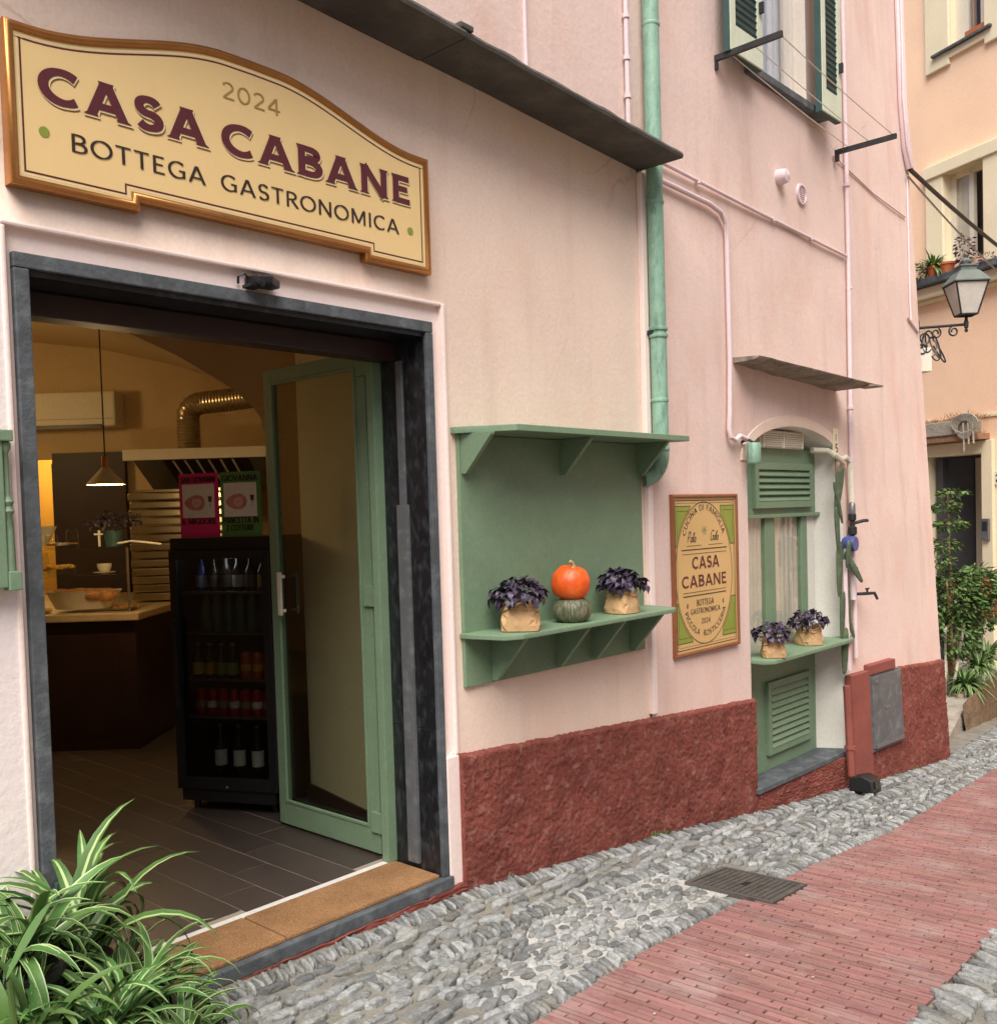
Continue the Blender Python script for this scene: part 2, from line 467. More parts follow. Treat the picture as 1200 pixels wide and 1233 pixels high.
def free_band(x0, x1, lo, hi, l0, l1, w0, w1, own, fill, rj=.35, cell=None):
    cell = {} if cell is None else cell
    n = int((x1-x0)*.5*abs(hi((x0+x1)/2)-lo((x0+x1)/2))/(l0*w0)*fill*16)
    for _ in range(n):
        x = U(x0, x1); y = U(lo(x), hi(x))
        if y > hi(x)-w0*.3 or y < lo(x)+w0*.3: continue
        l, w = U(l0, l1), U(w0, w1)
        ok = True
        cx, cy = int(x/.12), int(y/.12)
        for i in (-1, 0, 1):
            for j in (-1, 0, 1):
                for (a, b, la, wa) in cell.get((cx+i, cy+j), ()):
                    dx, dy = (x-a)/((l+la)*.5), (y-b)/((w+wa)*.5)
                    if dx*dx+dy*dy < 1.0: ok = False; break
                if not ok: break
            if not ok: break
        if ok:
            cell.setdefault((cx, cy), []).append((x, y, l, w))
            stones.append((x, y, l, w, U(.022, .034), U(-rj, rj), own))
wallfoot = lambda x: -.04+bat(x, H(x))
peb = {}
soldier(1.5, 13.4, lambda x: (wallfoot(x) if x < 9.2 else -.2+.14*(x-9.2))-.075, .115, 0)
free_band(1.4, 9.4, lambda x: -.40, lambda x: wallfoot(x)-.13, .08, .15, .035, .06, 0, 1.7, .18)
soldier(2.25, 9.4, lambda x: -.455+.006*(x-3), .105, 0, .030)
free_band(1.3, 2.55, lambda x: path_l(x)+.1, lambda x: -.36, .09, .16, .035, .06, 0, 1.7, .25)
free_band(2.4, 4.2, band_lo, lambda x: -.51, .045, .10, .034, .058, 0, .8, .45, peb)
free_band(2.4, 4.2, band_lo, lambda x: -.51, .022, .05, .018, .032, 0, .22, .6, peb)
free_band(4.2, 9.4, band_lo, lambda x: -.51, .05, .12, .025, .05, 0, 1.8, .5)
free_band(9.4, 13.6, lambda x: path_l(x)+.1, lambda x: wallfoot(9.3)+.14*(x-9.3)-.1, .06, .12, .03, .06, 0, 1.7, .5)
soldier(1.3, 13.4, lambda x: path_l(x)+.05, .10, 0, .026)
soldier(1.8, 9, lambda x: path_r(x)-.075, .16, 1, .045)
free_band(2.4, 6.5, lambda x: -3.0, lambda x: path_r(x)-.16, .07, .14, .05, .09, 1, 1.6, .6)
MAN = [(4.43, -.655), (4.03, -.668), (4.07, -1.11), (4.48, -1.085)]
def in_man(x, y): return 3.99 < x < 4.52 and -1.14 < y < -.63
stones = [s for s in stones if not in_man(s[0], s[1]) and not (s[6] == 0 and s[0] < 3.12 and s[1] > -.055)]
camP = Vector((0, -3.2, 1.5))
def visible(x, y, z, mx=15):
    d = Vector((x, y, z))-camP
    D = d.dot(fw)
    if D < .3: return False
    a, b = 600+1176.8*d.dot(right)/D, 661+1176.8*d.dot(down)/D
    return -15 < a < 1215 and b < 1248
def stone_M(s):
    x, y, l, w, h, r, own = s
    z = H(x)-.010+U(-.005, .006)
    if w < .034 and l > .085: h = .03
    return T(x, y, z) @ RZ(r) @ RY(U(-.12, .12)) @ RX(U(-.2, .2)) @ SC(l*.55, w*.55, h)
order = sorted([s for s in stones if visible(s[0], s[1], H(s[0]))], key=lambda s: -(s[2]*s[3])**.5/(Vector((s[0], s[1], H(s[0])))-camP).length)
near = {0: [], 1: []}
for s in order:
    if len(near[s[6]]) < (300 if s[6] == 0 else 120): near[s[6]].append(s)
ids = set(id(s) for k in near for s in near[k])
cob_me = []
for i, (vs, fs) in enumerate(VAR3):
    mb = MB(); mb.add(vs, fs); cob_me.append(mb.mesh('cobble', m_cobble, smooth=True, angle=180))
for k, par in ((0, pav), (1, gut)):
    for s in near[k]: inst('cobble', random.choice(cob_me), stone_M(s), par)
    vs_all, fs_all = [], []
    for s in stones:
        if s[6] != k or id(s) in ids: continue
        M = stone_M(s); vs, fs = random.choice(VAR2); n = len(vs_all)
        vs_all += [tuple(M @ p) for p in vs]; fs_all += [tuple(i+n for i in f) for f in fs]
    me = bpy.data.meshes.new('cobbles'); me.from_pydata(vs_all, [], fs_all); me.materials.append(m_cobble)
    me.polygons.foreach_set('use_smooth', [True]*len(me.polygons))
    o = bpy.data.objects.new('cobbles', me); COL.objects.link(o); o.parent = par
    o.matrix_basis = wmat(par).inverted(); o['kind'] = 'stuff'

# --- bricks laid across the path
bvar = []
for i in range(6):
    bmx = MB().box(-.5, .5, -.5, .5, -1, 0)
    bvar.append(bmx)
pa = math.atan(.0593)
bricks = []
c = 0
s_ = -1.6
while s_ < 12.5:
    th = .0285*U(.86, 1.14)
    off = -((c*.0655) % .185)+U(-.014, .014)
    t = off
    while t < .97:
        t1 = min(t+.1825+U(-.006, .006), .985)
        t0 = max(t, 0.0)
        if t1-t0 > .03: bricks.append((s_+th/2, (t0+t1)/2, t1-t0-U(.0015, .0045), th-U(.0022, .0048)))
        t = t+.1855
    s_ += th; c += 1
def brick_xy(b):
    return 2.419+cos(pa)*b[0]+sin(pa)*b[1], -1.072+sin(pa)*b[0]-cos(pa)*b[1]*(1-.006*0)
def brick_M(b):
    x, y = brick_xy(b)
    e = .05
    sl = atan2(H(x+e)-H(x-e), 2*e)
    return T(x, y, H(x)+U(-.0022, .0022)) @ RZ(pa+U(-.008, .008)) @ RY(-sl+U(-.03, .03)) @ RX(U(-.006, .006)) @ SC(b[3], b[2], .05)
bricks = [b for b in bricks if not (4.05 < brick_xy(b)[0] < 4.45 and brick_xy(b)[1] > -1.07)]
vb = [b for b in bricks if visible(brick_xy(b)[0], brick_xy(b)[1], H(brick_xy(b)[0]))]
vb.sort(key=lambda b: (Vector((*brick_xy(b), H(brick_xy(b)[0])))-camP).length)
nb = set(id(b) for b in vb[:300])
def brick_geo(seed):
    mb = MB().box(-.5, .5, -.5, .5, -1, 0)
    return mb
bmesh_b = []
for i in range(6):
    bm = bmesh.new()
    mb = brick_geo(i)
    me = bpy.data.meshes.new('brick'); me.from_pydata([tuple(v) for v in mb.v], [], mb.f)
    bm.from_mesh(me)
    for v in bm.verts:
        v.co.x += U(-.03, .03); v.co.y += U(-.008, .008)
        if v.co.z > -.5: v.co.z += U(-.03, .03)
    bmesh.ops.recalc_face_normals(bm, faces=bm.faces)
    bm.to_mesh(me); bm.free(); me.materials.append(m_brick); bmesh_b.append(me)
rest = MB()
for b in bricks:
    M = brick_M(b)
    if id(b) in nb: inst('brick', random.choice(bmesh_b), M, bed)
    else: rest.box(-.5, .5, -.5, .5, -1, 0, M)
o = rest.build('bricks', m_brick, bed); o['kind'] = 'stuff'

# --- manhole cover
mh = thing('manhole_cover', (4.25, -.88, H(4.25)), 'square dark iron manhole cover with raised studs between cobbles and brick path', 'manhole cover')
def mhp(a, b, dz):
    A, B, Cc, Dd = MAN[1], MAN[0], MAN[3], MAN[2]
    x = (A[0]*(1-a)+B[0]*a)*(1-b)+(Dd[0]*(1-a)+Cc[0]*a)*b
    y = (A[1]*(1-a)+B[1]*a)*(1-b)+(Dd[1]*(1-a)+Cc[1]*a)*b
    return (x, y, H(x)+dz)
def mh_slab(mb, a0, a1, b0, b1, z0, z1):
    vs = [mhp(a, b, z) for z in (z0, z1) for b in (b0, b1) for a in (a0, a1)]
    mb.add(vs, [(0, 2, 3, 1), (4, 5, 7, 6), (0, 1, 5, 4), (2, 6, 7, 3), (0, 4, 6, 2), (1, 3, 7, 5)])
mb = MB()
for (a0, a1, b0, b1) in ((0, 1, 0, .05), (0, 1, .95, 1), (0, .05, .05, .95), (.95, 1, .05, .95)): mh_slab(mb, a0, a1, b0, b1, -.03, .011)
mb.build('frame', m_cover, mh)
mb = MB(); mh_slab(mb, .055, .945, .055, .945, -.03, .004)
mb.build('plate', m_cover, mh)
mb = MB()
for i in range(13):
    for j in range(13):
        a, b = .085+i*.0655, .085+j*.0655
        if 4 < i < 8 and 5 < j < 7: continue
        mh_slab(mb, a, a+.044, b, b+.044, .003, .010)
o = mb.build('studs', m_cover, mh); o['kind'] = 'stuff'
mb = MB(); mh_slab(mb, .42, .6, .44, .56, -.012, .0055)
mb.build('handle', m_black, mh)

# ================================================================== the pink house
house = thing('pink_house', (3.0, 0, 0), 'pink plastered house with red base holding the shop doorway and a green framed window', 'house')
def facade(name, outer, holes, mat, y=0.0, step=.25, parent=house, warp=True, disp=None):
    polys = [[Vector((a, b, 0)) for a, b in outer]]+[[Vector((a, b, 0)) for a, b in h] for h in holes]
    flat = [p for q in polys for p in q]
    tri = geometry.tessellate_polygon(polys)
    bm = bmesh.new()
    vs = [bm.verts.new((p.x, y, p.y)) for p in flat]
    for t in tri:
        try: bm.faces.new([vs[i] for i in t])
        except ValueError: pass
    xs = [p.x for p in flat]; zs = [p.y for p in flat]
    x = min(xs)+step
    while x < max(xs):
        bmesh.ops.bisect_plane(bm, geom=bm.verts[:]+bm.edges[:]+bm.faces[:], plane_co=(x, 0, 0), plane_no=(1, 0, 0), dist=1e-5); x += step
    z = min(zs)+step
    while z < max(zs):
        bmesh.ops.bisect_plane(bm, geom=bm.verts[:]+bm.edges[:]+bm.faces[:], plane_co=(0, 0, z), plane_no=(0, 0, 1), dist=1e-5); z += step
    for v in bm.verts:
        p = v.co
        if disp: p.y -= disp(p)
        if warp: p.y += bat(p.x, p.z)
    for f in bm.faces:
        f.normal_update()
        if f.normal.y > 0: f.normal_flip()
        f.smooth = True
    me = bpy.data.meshes.new(name)
    M = wmat(parent).inverted()
    for v in bm.verts: v.co = M @ v.co
    bm.to_mesh(me); bm.free(); me.materials.append(mat)
    o = bpy.data.objects.new(name, me); COL.objects.link(o); o.parent = parent
    return o
ARCH = [(5.96, -.45), (7.40, -.45)]+[(7.40, 1.80)]+[(6.68+.72*cos(a), 1.80+.255*sin(a)) for a in [pi*i/20 for i in range(1, 20)]]+[(5.96, 1.80)]
DOORH = [(1.25, -.21), (3.165, -.21), (3.165, 2.452), (1.25, 2.452)]
UPW = [(6.10, 4.43), (6.98, 4.43), (6.98, 6.3), (6.10, 6.3)]
soft = lambda p: .006*noise.noise((p.x*1.3, p.z*1.3, 2))+.003*noise.noise((p.x*4, p.z*4, 7))
facade('shop_wall', [(-2.5, 2.452), (1.25, 2.452), (1.25, 2.451), (3.165, 2.452), (3.165, -1.3), (4.765, -1.3), (4.765, 3.60), (-2.5, 3.60)], [], m_cream, disp=soft)
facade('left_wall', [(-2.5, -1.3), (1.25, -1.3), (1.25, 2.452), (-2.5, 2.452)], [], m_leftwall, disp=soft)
MB().box(1.2, 3.2, .0, .02, -1.3, -.21).build('foundation', m_red, house)
facade('upper_wall', [(-2.5, 3.60), (4.765, 3.60), (4.765, -1.3), (9.25, -1.3), (9.25, 9), (-2.5, 9)], [ARCH, UPW], m_pink, y=-.012, disp=soft)
MB().box(4.752, 4.80, -.035, .0, .30, 3.42).build('corner_strip', m_band, house, bevel=.006)
# end wall and closing surfaces
mb = MB()
for i in range(20):
    z0, z1 = -1.3+i*.515, -1.3+(i+1)*.515
    n = len(mb.v)
    mb.v += [Vector((9.25, bat(9.25, z0)-.012, z0)), Vector((9.25, bat(9.25, z1)-.012, z1)), Vector((9.25, 7, z1)), Vector((9.25, 7, z0))]
    mb.f.append((n, n+1, n+2, n+3))
mb.build('end_wall', m_pink, house)
MB().box(-2.5, 9.26, -.02, 12, 9, 9.1).build('roof', m_canopy, house)
# red roughcast base
rough = lambda p: .008*noise.noise((p.x*9, p.z*9, 3))+.005*noise.noise((p.x*31, p.z*37, 5))+.005*noise.noise((p.x*57, p.z*63, 9))+.006*noise.noise((p.x*110, p.z*110, 2))
def topline(x): return interp(x, [3, 3.17, 6.05, 7.4, 9.3], [.40, .387, .19, .165, .04])
def plinth(name, x0, x1, topf, step=.008):
    nx = int((x1-x0)/step)+1
    mb = MB(); cols = []
    for i in range(nx+1):
        x = x0+(x1-x0)*i/nx
        zt, zb = topf(x), H(x)-.06
        nz_ = 90
        top_w = .007*noise.noise((x*9, 0, 11))+.006*noise.noise((x*40, 0, 13))
        col = [Vector((x, bat(x, zt)+.01, zt+top_w))]
        for j in range(nz_+1):
            z = zt+top_w+(zb-zt)*j/nz_
            d = .034*min(1, .45+j*.3)+rough(Vector((x, 0, z)))*min(1, .3+j*.4)
            col.append(Vector((x, bat(x, z)-d, z)))
        cols.append(col)
    m = len(cols[0])
    for col in cols: mb.v += col
    for i in range(nx):
        for j in range(m-1): mb.f.append((i*m+j, (i+1)*m+j, (i+1)*m+j+1, i*m+j+1))
    # end caps back to the wall
    for k in (0, nx):
        n = len(mb.v); col = cols[k]
        mb.v += [Vector((p.x, bat(p.x, p.z)+.02, p.z)) for p in col]
        for j in range(m-1): mb.f.append((k*m+j, n+j, n+j+1, k*m+j+1))
    return mb.build(name, m_red, house, smooth=True, angle=60)
plinth('red_base', 3.17, 5.985, topline)
plinth('red_base', 5.985, 7.43, lambda x: -.455)
plinth('red_base', 7.43, 9.27, topline)
plinth('red_base', .2, 3.17, lambda x: -.212, .03)
plinth('red_base', -2.5, .2, lambda x: .42, .03)
# door surround
BX0, BX1, BZ = 1.25, 3.165, 2.452
MB().xz([(BX0-.01, -.22), (BX0-.01, BZ+.01), (BX1+.01, BZ+.01), (BX1+.01, -.23), (3.088, -.23), (3.088, 2.366), (1.277, 2.366), (1.277, -.22)], .018, .3).build('door_trim', m_band, house, bevel=.004)
MB().box(3.150, 3.174, -.012, .03, .385, 2.462).build('trim_bead', m_band, house, bevel=.009)
MB().box(1.240, 3.150, -.010, .03, 2.446, 2.463).build('trim_bead', m_band, house, bevel=.007)
MB().box(1.240, 1.256, -.008, .03, -.2, 2.446).build('trim_bead', m_band, house, bevel=.006)
MB().box(3.092, 3.172, -.012, .03, -.235, .385).build('door_trim', m_band, house, bevel=.006)
# slate frame : jambs, lintel, threshold
MB().box(1.276, 1.324, -.008, .31, -.158, 2.318).build('stone_jamb', m_slate, house, bevel=.004)
jr = MB().box(3.052, 3.092, -.008, .31, -.158, 2.318).build('stone_jamb', m_slate, house, bevel=.004)
MB().box(3.046, 3.054, .012, .302, .52, 2.315).build('marble_lining', m_slateDark, jr, bevel=.001)
MB().box(3.046, 3.054, .012, .302, -.155, .515).build('marble_lining', m_slateDark, jr, bevel=.001)
lin = MB().box(1.276, 3.092, -.008, .31, 2.320, 2.368).build('stone_lintel', m_slate, house, bevel=.004)
MB().box(1.324, 3.046, .01, .302, 2.30, 2.319).build('lining', m_slateDark, lin)
MB().box(1.2, 3.10, -.028, .34, -.215, -.16).build('threshold', m_slate, house, bevel=.006)
MB().box(1.32, 3.05, .315, .352, -.162, -.146).build('marble_strip', m_marble, house, bevel=.002)
MB().box(1.324, 3.046, .19, .30, 2.215, 2.298).build('shutter_box', m_dark, house, bevel=.006)
rail = MB().box(3.028, 3.05, .135, .205, -.12, 1.55).build('roller_guide', m_zincdark, house, bevel=.002)
MB().box(3.034, 3.05, .15, .19, 1.55, 2.21).build('roller_guide', m_zincdark, house, bevel=.002)
# green door frame post and folding glass door
MB().box(2.995, 3.05, .305, .352, -.145, 2.30).build('door_post', m_green, house, bevel=.003)
MB().box(1.33, 2.995, .315, .352, 2.235, 2.30).build('door_head', m_green, house, bevel=.003)
def leaf(x, y0, y1, mirror=False, full=True):
    z0, z1, t = -.135, 2.29, .042
    st_n, st_f, rb, rt_ = .075, .06, .12, .07
    fr = MB()
    fr.box(x, x+t, y0, y0+st_n, z0, z1); fr.box(x, x+t, y1-st_f, y1, z0, z1)
    fr.box(x, x+t, y0+st_n, y1-st_f, z0, z0+rb); fr.box(x, x+t, y0+st_n, y1-st_f, z1-rt_, z1)
    o = fr.build('door_leaf', m_green, house, bevel=.004)
    g = MB()
    for (a, b, c, e) in ((y0+st_n, y0+st_n+.014, z0+rb, z1-rt_), (y1-st_f-.014, y1-st_f, z0+rb, z1-rt_)): g.box(x-.004, x+.01, a, b, c, e)
    g.box(x-.004, x+.01, y0+st_n+.014, y1-st_f-.014, z0+rb, z0+rb+.014); g.box(x-.004, x+.01, y0+st_n+.014, y1-st_f-.014, z1-rt_-.014, z1-rt_)
    g.build('glazing_bead', m_green, o, bevel=.002)
    MB().box(x+.018, x+.024, y0+st_n-.005, y1-st_f+.005, z0+rb-.005, z1-rt_+.005).build('pane', m_dglass, o)
    return o
l1 = leaf(3.032, .405, 1.235)
hb = MB(); hb.box(3.006, 3.034, 1.108, 1.122, 1.19, 1.206); hb.box(3.006, 3.034, 1.108, 1.122, 1.01, 1.026); hb.box(2.996, 3.008, 1.100, 1.130, .995, 1.222)
hb.build('handle', m_acw, l1, bevel=.002)
MB().box(3.082, 3.115, .40, .46, -.135, 2.29).build('folded_stile', m_green, house, bevel=.004)
for zz in (2.17, 1.07, -.03):
    hg = MB(); hg.box(3.018, 3.034, .37, .455, zz, zz+.10); hg.tube([(3.022, .365, zz-.03), (3.022, .365, zz+.11)], .011, 10)
    hg.box(3.012, 3.032, .352, .37, zz-.075, zz+.02)
    hg.build('hinge', m_green, house, bevel=.002)

# ------------------------------------------------------------------ lower window
# white reveals
rv = MB()
pts = [(7.40, -.45), (7.40, 1.80)]+[(6.68+.72*cos(pi*i/20), 1.80+.255*sin(pi*i/20)) for i in range(1, 20)]+[(5.96, 1.80), (5.96, -.45)]
inn = [(7.262, -.45), (7.262, 1.80)]+[(6.66+.602*cos(pi*i/20), 1.80+.235*sin(pi*i/20)) for i in range(1, 20)]+[(6.06, 1.80), (6.06, -.45)]
rv.v += [Vector((a, -.014+bat(a, b), b)) for a, b in pts]+[Vector((a, .17, b)) for a, b in inn]
n = len(pts)
rv.f += [(i, i+1, n+i+1, n+i) for i in range(n-1)]
rv.build('window_reveal', m_white, house, smooth=True, angle=30)
ab = MB()
outer = [(6.68+.80*cos(pi*i/24), 1.80+.335*sin(pi*i/24)) for i in range(25)]
inner = [(6.68+.72*cos(pi*i/24), 1.80+.255*sin(pi*i/24)) for i in range(25)]
ab.xz(outer+inner[::-1], -.02, .02); ab.warp(batter); ab.build('arch_band', m_cream, house, bevel=.004)
MB().box(6.0, 7.3, .17, .18, -.47, 2.1).build('window_back', m_white, house)
# louvred fanlight
def louvre(name, x0, x1, z0, z1, y, nsl, mat, st=.055, par=house, depth=.03, tilt=.6, slats=True):
    fr = MB(); fr.box(x0, x0+st, y-depth, y, z0, z1); fr.box(x1-st, x1, y-depth, y, z0, z1)
    fr.box(x0+st, x1-st, y-depth, y, z0, z0+st); fr.box(x0+st, x1-st, y-depth, y, z1-st, z1)
    o = fr.build(name, mat, par, bevel=.003)
    MB().box(x0+st, x1-st, y-.003, y-.001, z0+st, z1-st).build('backing', m_dkgreen, o)
    p = (z1-z0-2*st)/nsl
    sl = MB().box(x0+st, x1-st, -.006, .006, -p*.62, p*.62)
    me = sl.mesh('slat', mat, T(-(x0+x1)/2, 0, 0))
    for i in range(nsl):
        inst('slat', me, T((x0+x1)/2, y-depth*.5, z0+st+p*(i+.5)) @ RX(-tilt), o)
    return o
wp = MB().box(6.0, 7.262, .105, .155, 1.43, 1.91)
wp.build('fanlight_panel', m_green, house, bevel=.004)
louvre('louvred_panel', 6.25, 7.16, 1.475, 1.80, .108, 5, m_green, .05, depth=.035)
MB().box(6.0, 7.30, .085, .155, 1.405, 1.432).build('transom', m_green, house, bevel=.004)
for (a, b) in ((6.0, 6.09), (6.45, 6.60), (7.03, 7.13)):
    MB().box(a, b, .115, .15, .43, 1.405).build('mullion', m_green, house, bevel=.004)
for (a, b) in ((6.09, 6.45), (6.60, 7.03)):
    MB().box(a, b, .128, .132, .45, 1.405).build('pane', m_glass, house)
    cu = MB(); k = 26
    for i in range(k+1):
        x = a+(b-a)*i/k; yy = .152+.008*sin(i*1.45)+.003*sin(i*3.1)
        cu.v += [Vector((x, yy, .43)), Vector((x, yy, 1.41))]
    cu.f += [(2*i, 2*i+2, 2*i+3, 2*i+1) for i in range(k)]
    cu.build('curtain', m_creamcloth, house, smooth=True, angle=180)
MB().box(7.13, 7.262, .12, .15, .43, 1.405).build('window_side', m_white, house)
MB().xy([(5.97, .12), (5.97, -.10), (6.03, -.165), (7.28, -.165), (7.46, -.10), (7.46, -.075), (7.30, .0), (7.262, .12)], .43, .462).build('window_ledge', m_green, house, bevel=.008)
MB().box(6.0, 7.262, .13, .16, -.42, .43).build('lower_panel', m_green, house, bevel=.003)
louvre('louvred_panel', 6.43, 7.13, -.31, .22, .131, 9, m_green, .05, depth=.03, tilt=.55)
MB().xy([(5.965, .16), (5.965, -.055), (7.43, -.095), (7.43, -.02), (7.27, .16)], -.455, -.42).build('window_sill', m_slate, house, bevel=.004)
# white vent grille under the arch
vt = MB().box(6.30, 6.98, .06, .16, 1.905, 2.03).build('vent_grille', m_acw, house, bevel=.006)
me = MB().box(-.14, .14, -.006, .006, -.004, .004).mesh('slat', m_acw)
for i in range(7):
    for xx in (6.48, 6.80): inst('slat', me, T(xx, .056, 1.92+i*.016) @ RX(.5), vt)
for xx in (6.335, 6.64, 6.945): MB().box(xx-.008, xx+.008, .048, .06, 1.908, 2.027).build('bar', m_acw, vt)

# ------------------------------------------------------------------ upper window and shutters
MB().box(6.10, 6.98, .10, .16, 4.43, 4.48).build('window_frame', m_greyframe, house, bevel=.004)
for (a, b) in ((6.10, 6.33), (6.93, 6.98)): MB().box(a, b, .08, .16, 4.48, 6.3).build('window_frame', m_greyframe, house, bevel=.004)
MB().box(6.36, 6.42, .10, .15, 4.48, 6.3).build('window_frame', m_greyframe, house, bevel=.004)
MB().box(6.33, 6.93, .135, .14, 4.48, 6.3).build('pane', m_glass, house)
cu = MB(); k = 30
for i in range(k+1):
    x = 6.3+.68*i/k; yy = .20+.01*sin(i*1.2)
    cu.v += [Vector((x, yy, 4.4)), Vector((x, yy, 6.3))]
cu.f += [(2*i, 2*i+2, 2*i+3, 2*i+1) for i in range(k)]
cu.build('curtain', m_skycurtain, house, smooth=True, angle=180)
rv = MB()
for (a, b, c, e) in (((6.10, 4.43), (6.98, 4.43), 0, 0), ((6.98, 4.43), (6.98, 6.3), 0, 0), ((6.10, 6.3), (6.10, 4.43), 0, 0)):
    n = len(rv.v); rv.v += [Vector((a[0], -.012, a[1])), Vector((b[0], -.012, b[1])), Vector((b[0], .2, b[1])), Vector((a[0], .2, a[1]))]; rv.f.append((n, n+1, n+2, n+3))
rv.build('window_reveal', m_greyframe, house)
MB().box(6.05, 7.25, -.06, .1, 4.375, 4.428).build('window_sill', m_slate, house, bevel=.006)
def shutter(x0, x1, z0, z1, y, dy):
    st = .07
    fr = MB(); fr.box(x0, x0+st, y, y+dy, z0, z1); fr.box(x1-st, x1, y, y+dy, z0, z1)
    fr.box(x0+st, x1-st, y, y+dy, z0, z0+.17); fr.box(x0+st, x1-st, y, y+dy, z1-st, z1)
    o = fr.build('window_shutter', m_palegreen, house, bevel=.003)
    MB().box(x0+.001, x1-.001, y+.012, y+dy+.004, z0-.004, z1).build('outer_face', m_dkgreen, o)
    MB().box(x0-.003, x0+.002, y+.004, y+dy+.004, z0-.004, z1).build('edge', m_dkgreen, o)
    nsl = 34; p = (z1-z0-.17-st)/nsl
    me = MB().box(-(x1-x0)/2+st, (x1-x0)/2-st, -.012, .012, -.004, .004).mesh('slat', m_dkgreen)
    for i in range(nsl): inst('slat', me, T((x0+x1)/2, y+.014, z0+.17+p*(i+.5)) @ RX(-.7), o)
    hk = MB().box(x1-.05, x1-.03, y-.03, y, z0+.35, z0+.42); hk.build('catch', m_iron, o)
    return o
shutter(5.64, 6.07, 4.36, 6.1, -.135, .045)
shutter(6.98, 7.32, 4.36, 6.1, -.135, .05)

# ================================================================== lettering
def catmull(P, n=5):
    out = []
    for i in range(len(P)-1):
        a, b, c, d = P[max(i-1, 0)], P[i], P[i+1], P[min(i+2, len(P)-1)]
        for j in range(n):
            t = j/n
            out.append(tuple(.5*(2*b[k]+(c[k]-a[k])*t+(2*a[k]-5*b[k]+4*c[k]-d[k])*t*t+(3*b[k]-a[k]-3*c[k]+d[k])*t**3) for k in (0, 1)))
    return out+[P[-1]]
def glyphs(h):
    A = lambda *a: arc(*a)
    full = lambda cx, rx: A(cx, .5, rx, .5-h, 90, 450, 28)
    return {
    'A': (.90, [[(.08, 0), (.42, 1)], [(.44, 1), (.82, 0)], [(.22, .3), (.68, .3)]]),
    'B': (.74, [[(.13, 0), (.13, 1)], [(.13, 1-h), (.36, 1-h)]+A(.36, .75, .24, .25-h, 90, -90)+[(.13, .5)], [(.13, .5), (.4, .5)]+A(.40, .25+h/2, .26, .25-h/2, 90, -90)+[(.13, h)]]),
    'C': (.84, [A(.5, .5, .41, .5-h, 48, 312, 24)]),
    'D': (.92, [[(.13, 0), (.13, 1)], [(.13, 1-h), (.38, 1-h)]+A(.38, .5, .44, .5-h, 90, -90, 18)+[(.13, h)]]),
    'E': (.66, [[(.13, 0), (.13, 1)], [(.13, 1-h), (.60, 1-h)], [(.13, .52), (.54, .52)], [(.13, h), (.62, h)]]),
    'F': (.62, [[(.13, 0), (.13, 1)], [(.13, 1-h), (.58, 1-h)], [(.13, .52), (.52, .52)]]),
    'G': (.92, [A(.5, .5, .41, .5-h, 48, 300, 24)+[(.80, .12)], [(.80, .48), (.80, .05)], [(.56, .46), (.88, .46)]]),
    'I': (.28, [[(.14, 0), (.14, 1)]]),
    'L': (.58, [[(.13, 0), (.13, 1)], [(.13, h), (.56, h)]]),
    'M': (1.08, [[(.14, 0), (.14, 1)], [(.16, 1), (.54, .1)], [(.54, .1), (.92, 1)], [(.94, 0), (.94, 1)]]),
    'N': (.92, [[(.13, 0), (.13, 1)], [(.13, .98), (.79, .02)], [(.79, 0), (.79, 1)]]),
    'O': (1.0, [full(.5, .42)]),
    'P': (.68, [[(.13, 0), (.13, 1)], [(.13, 1-h), (.36, 1-h)]+A(.36, .72, .25, .28-h, 90, -90)+[(.13, .44)]]),
    'R': (.76, [[(.13, 0), (.13, 1)], [(.13, 1-h), (.36, 1-h)]+A(.36, .74, .25, .26-h, 90, -90)+[(.13, .48)], [(.36, .48), (.72, 0)]]),
    'S': (.68, [A(.34, .5+(.5-h)/2, .225, (.5-h)/2, 22, 270, 18)+A(.34, .5-(.5-h)/2, .245, (.5-h)/2, 90, -152, 18)[1:]]),
    'T': (.74, [[(.37, 0), (.37, 1)], [(.02, 1-h), (.72, 1-h)]]),
    'U': (.86, [[(.13, 1), (.13, .34)]+A(.43, .34, .30, .34-h, 180, 360, 14)+[(.73, 1)]]),
    'V': (.86, [[(.04, 1), (.43, .02)], [(.43, .02), (.82, 1)]]),
    'Z': (.72, [[(.06, 1-h), (.64, 1-h)], [(.62, 1-h), (.08, h)], [(.06, h), (.68, h)]]),
    '2': (.66, [A(.32, .72, .24, .28-h, 165, -35, 14)+[(.08, h)], [(.06, h), (.62, h)]]),
    '0': (.72, [full(.36, .28)]),
    '4': (.70, [[(.5, 0), (.5, 1)], [(.48, .98), (.05, .3)], [(.04, .27), (.68, .27)]]),
    '1': (.36, [[(.2, 0), (.2, 1)], [(.2, .98), (.04, .84)]]),
    '5': (.62, [[(.52, 1-h), (.14, 1-h), (.11, .55)]+A(.3, .31, .25, .31-h, 115, -140, 14)]),
    'a': (.52, [A(.24, .24, .18, .22, 20, 380, 16), [(.42, .46), (.42, .08), (.5, .02)]]),
    'o': (.48, [A(.24, .24, .18, .22, 0, 360, 16)]),
    'l': (.26, [[(.06, .3), (.2, .9), (.1, .85), (.1, .05), (.24, .05)]]),
    'd': (.52, [A(.24, .24, .18, .22, 20, 380, 16), [(.42, 1), (.42, .08), (.5, .02)]]),
    'i': (.22, [[(.1, .46), (.1, .04), (.2, .02)]]),
    ' ': (.42, []), '.': (.3, []), '/': (.5, [[(.05, 0), (.45, 1)]]),
    }
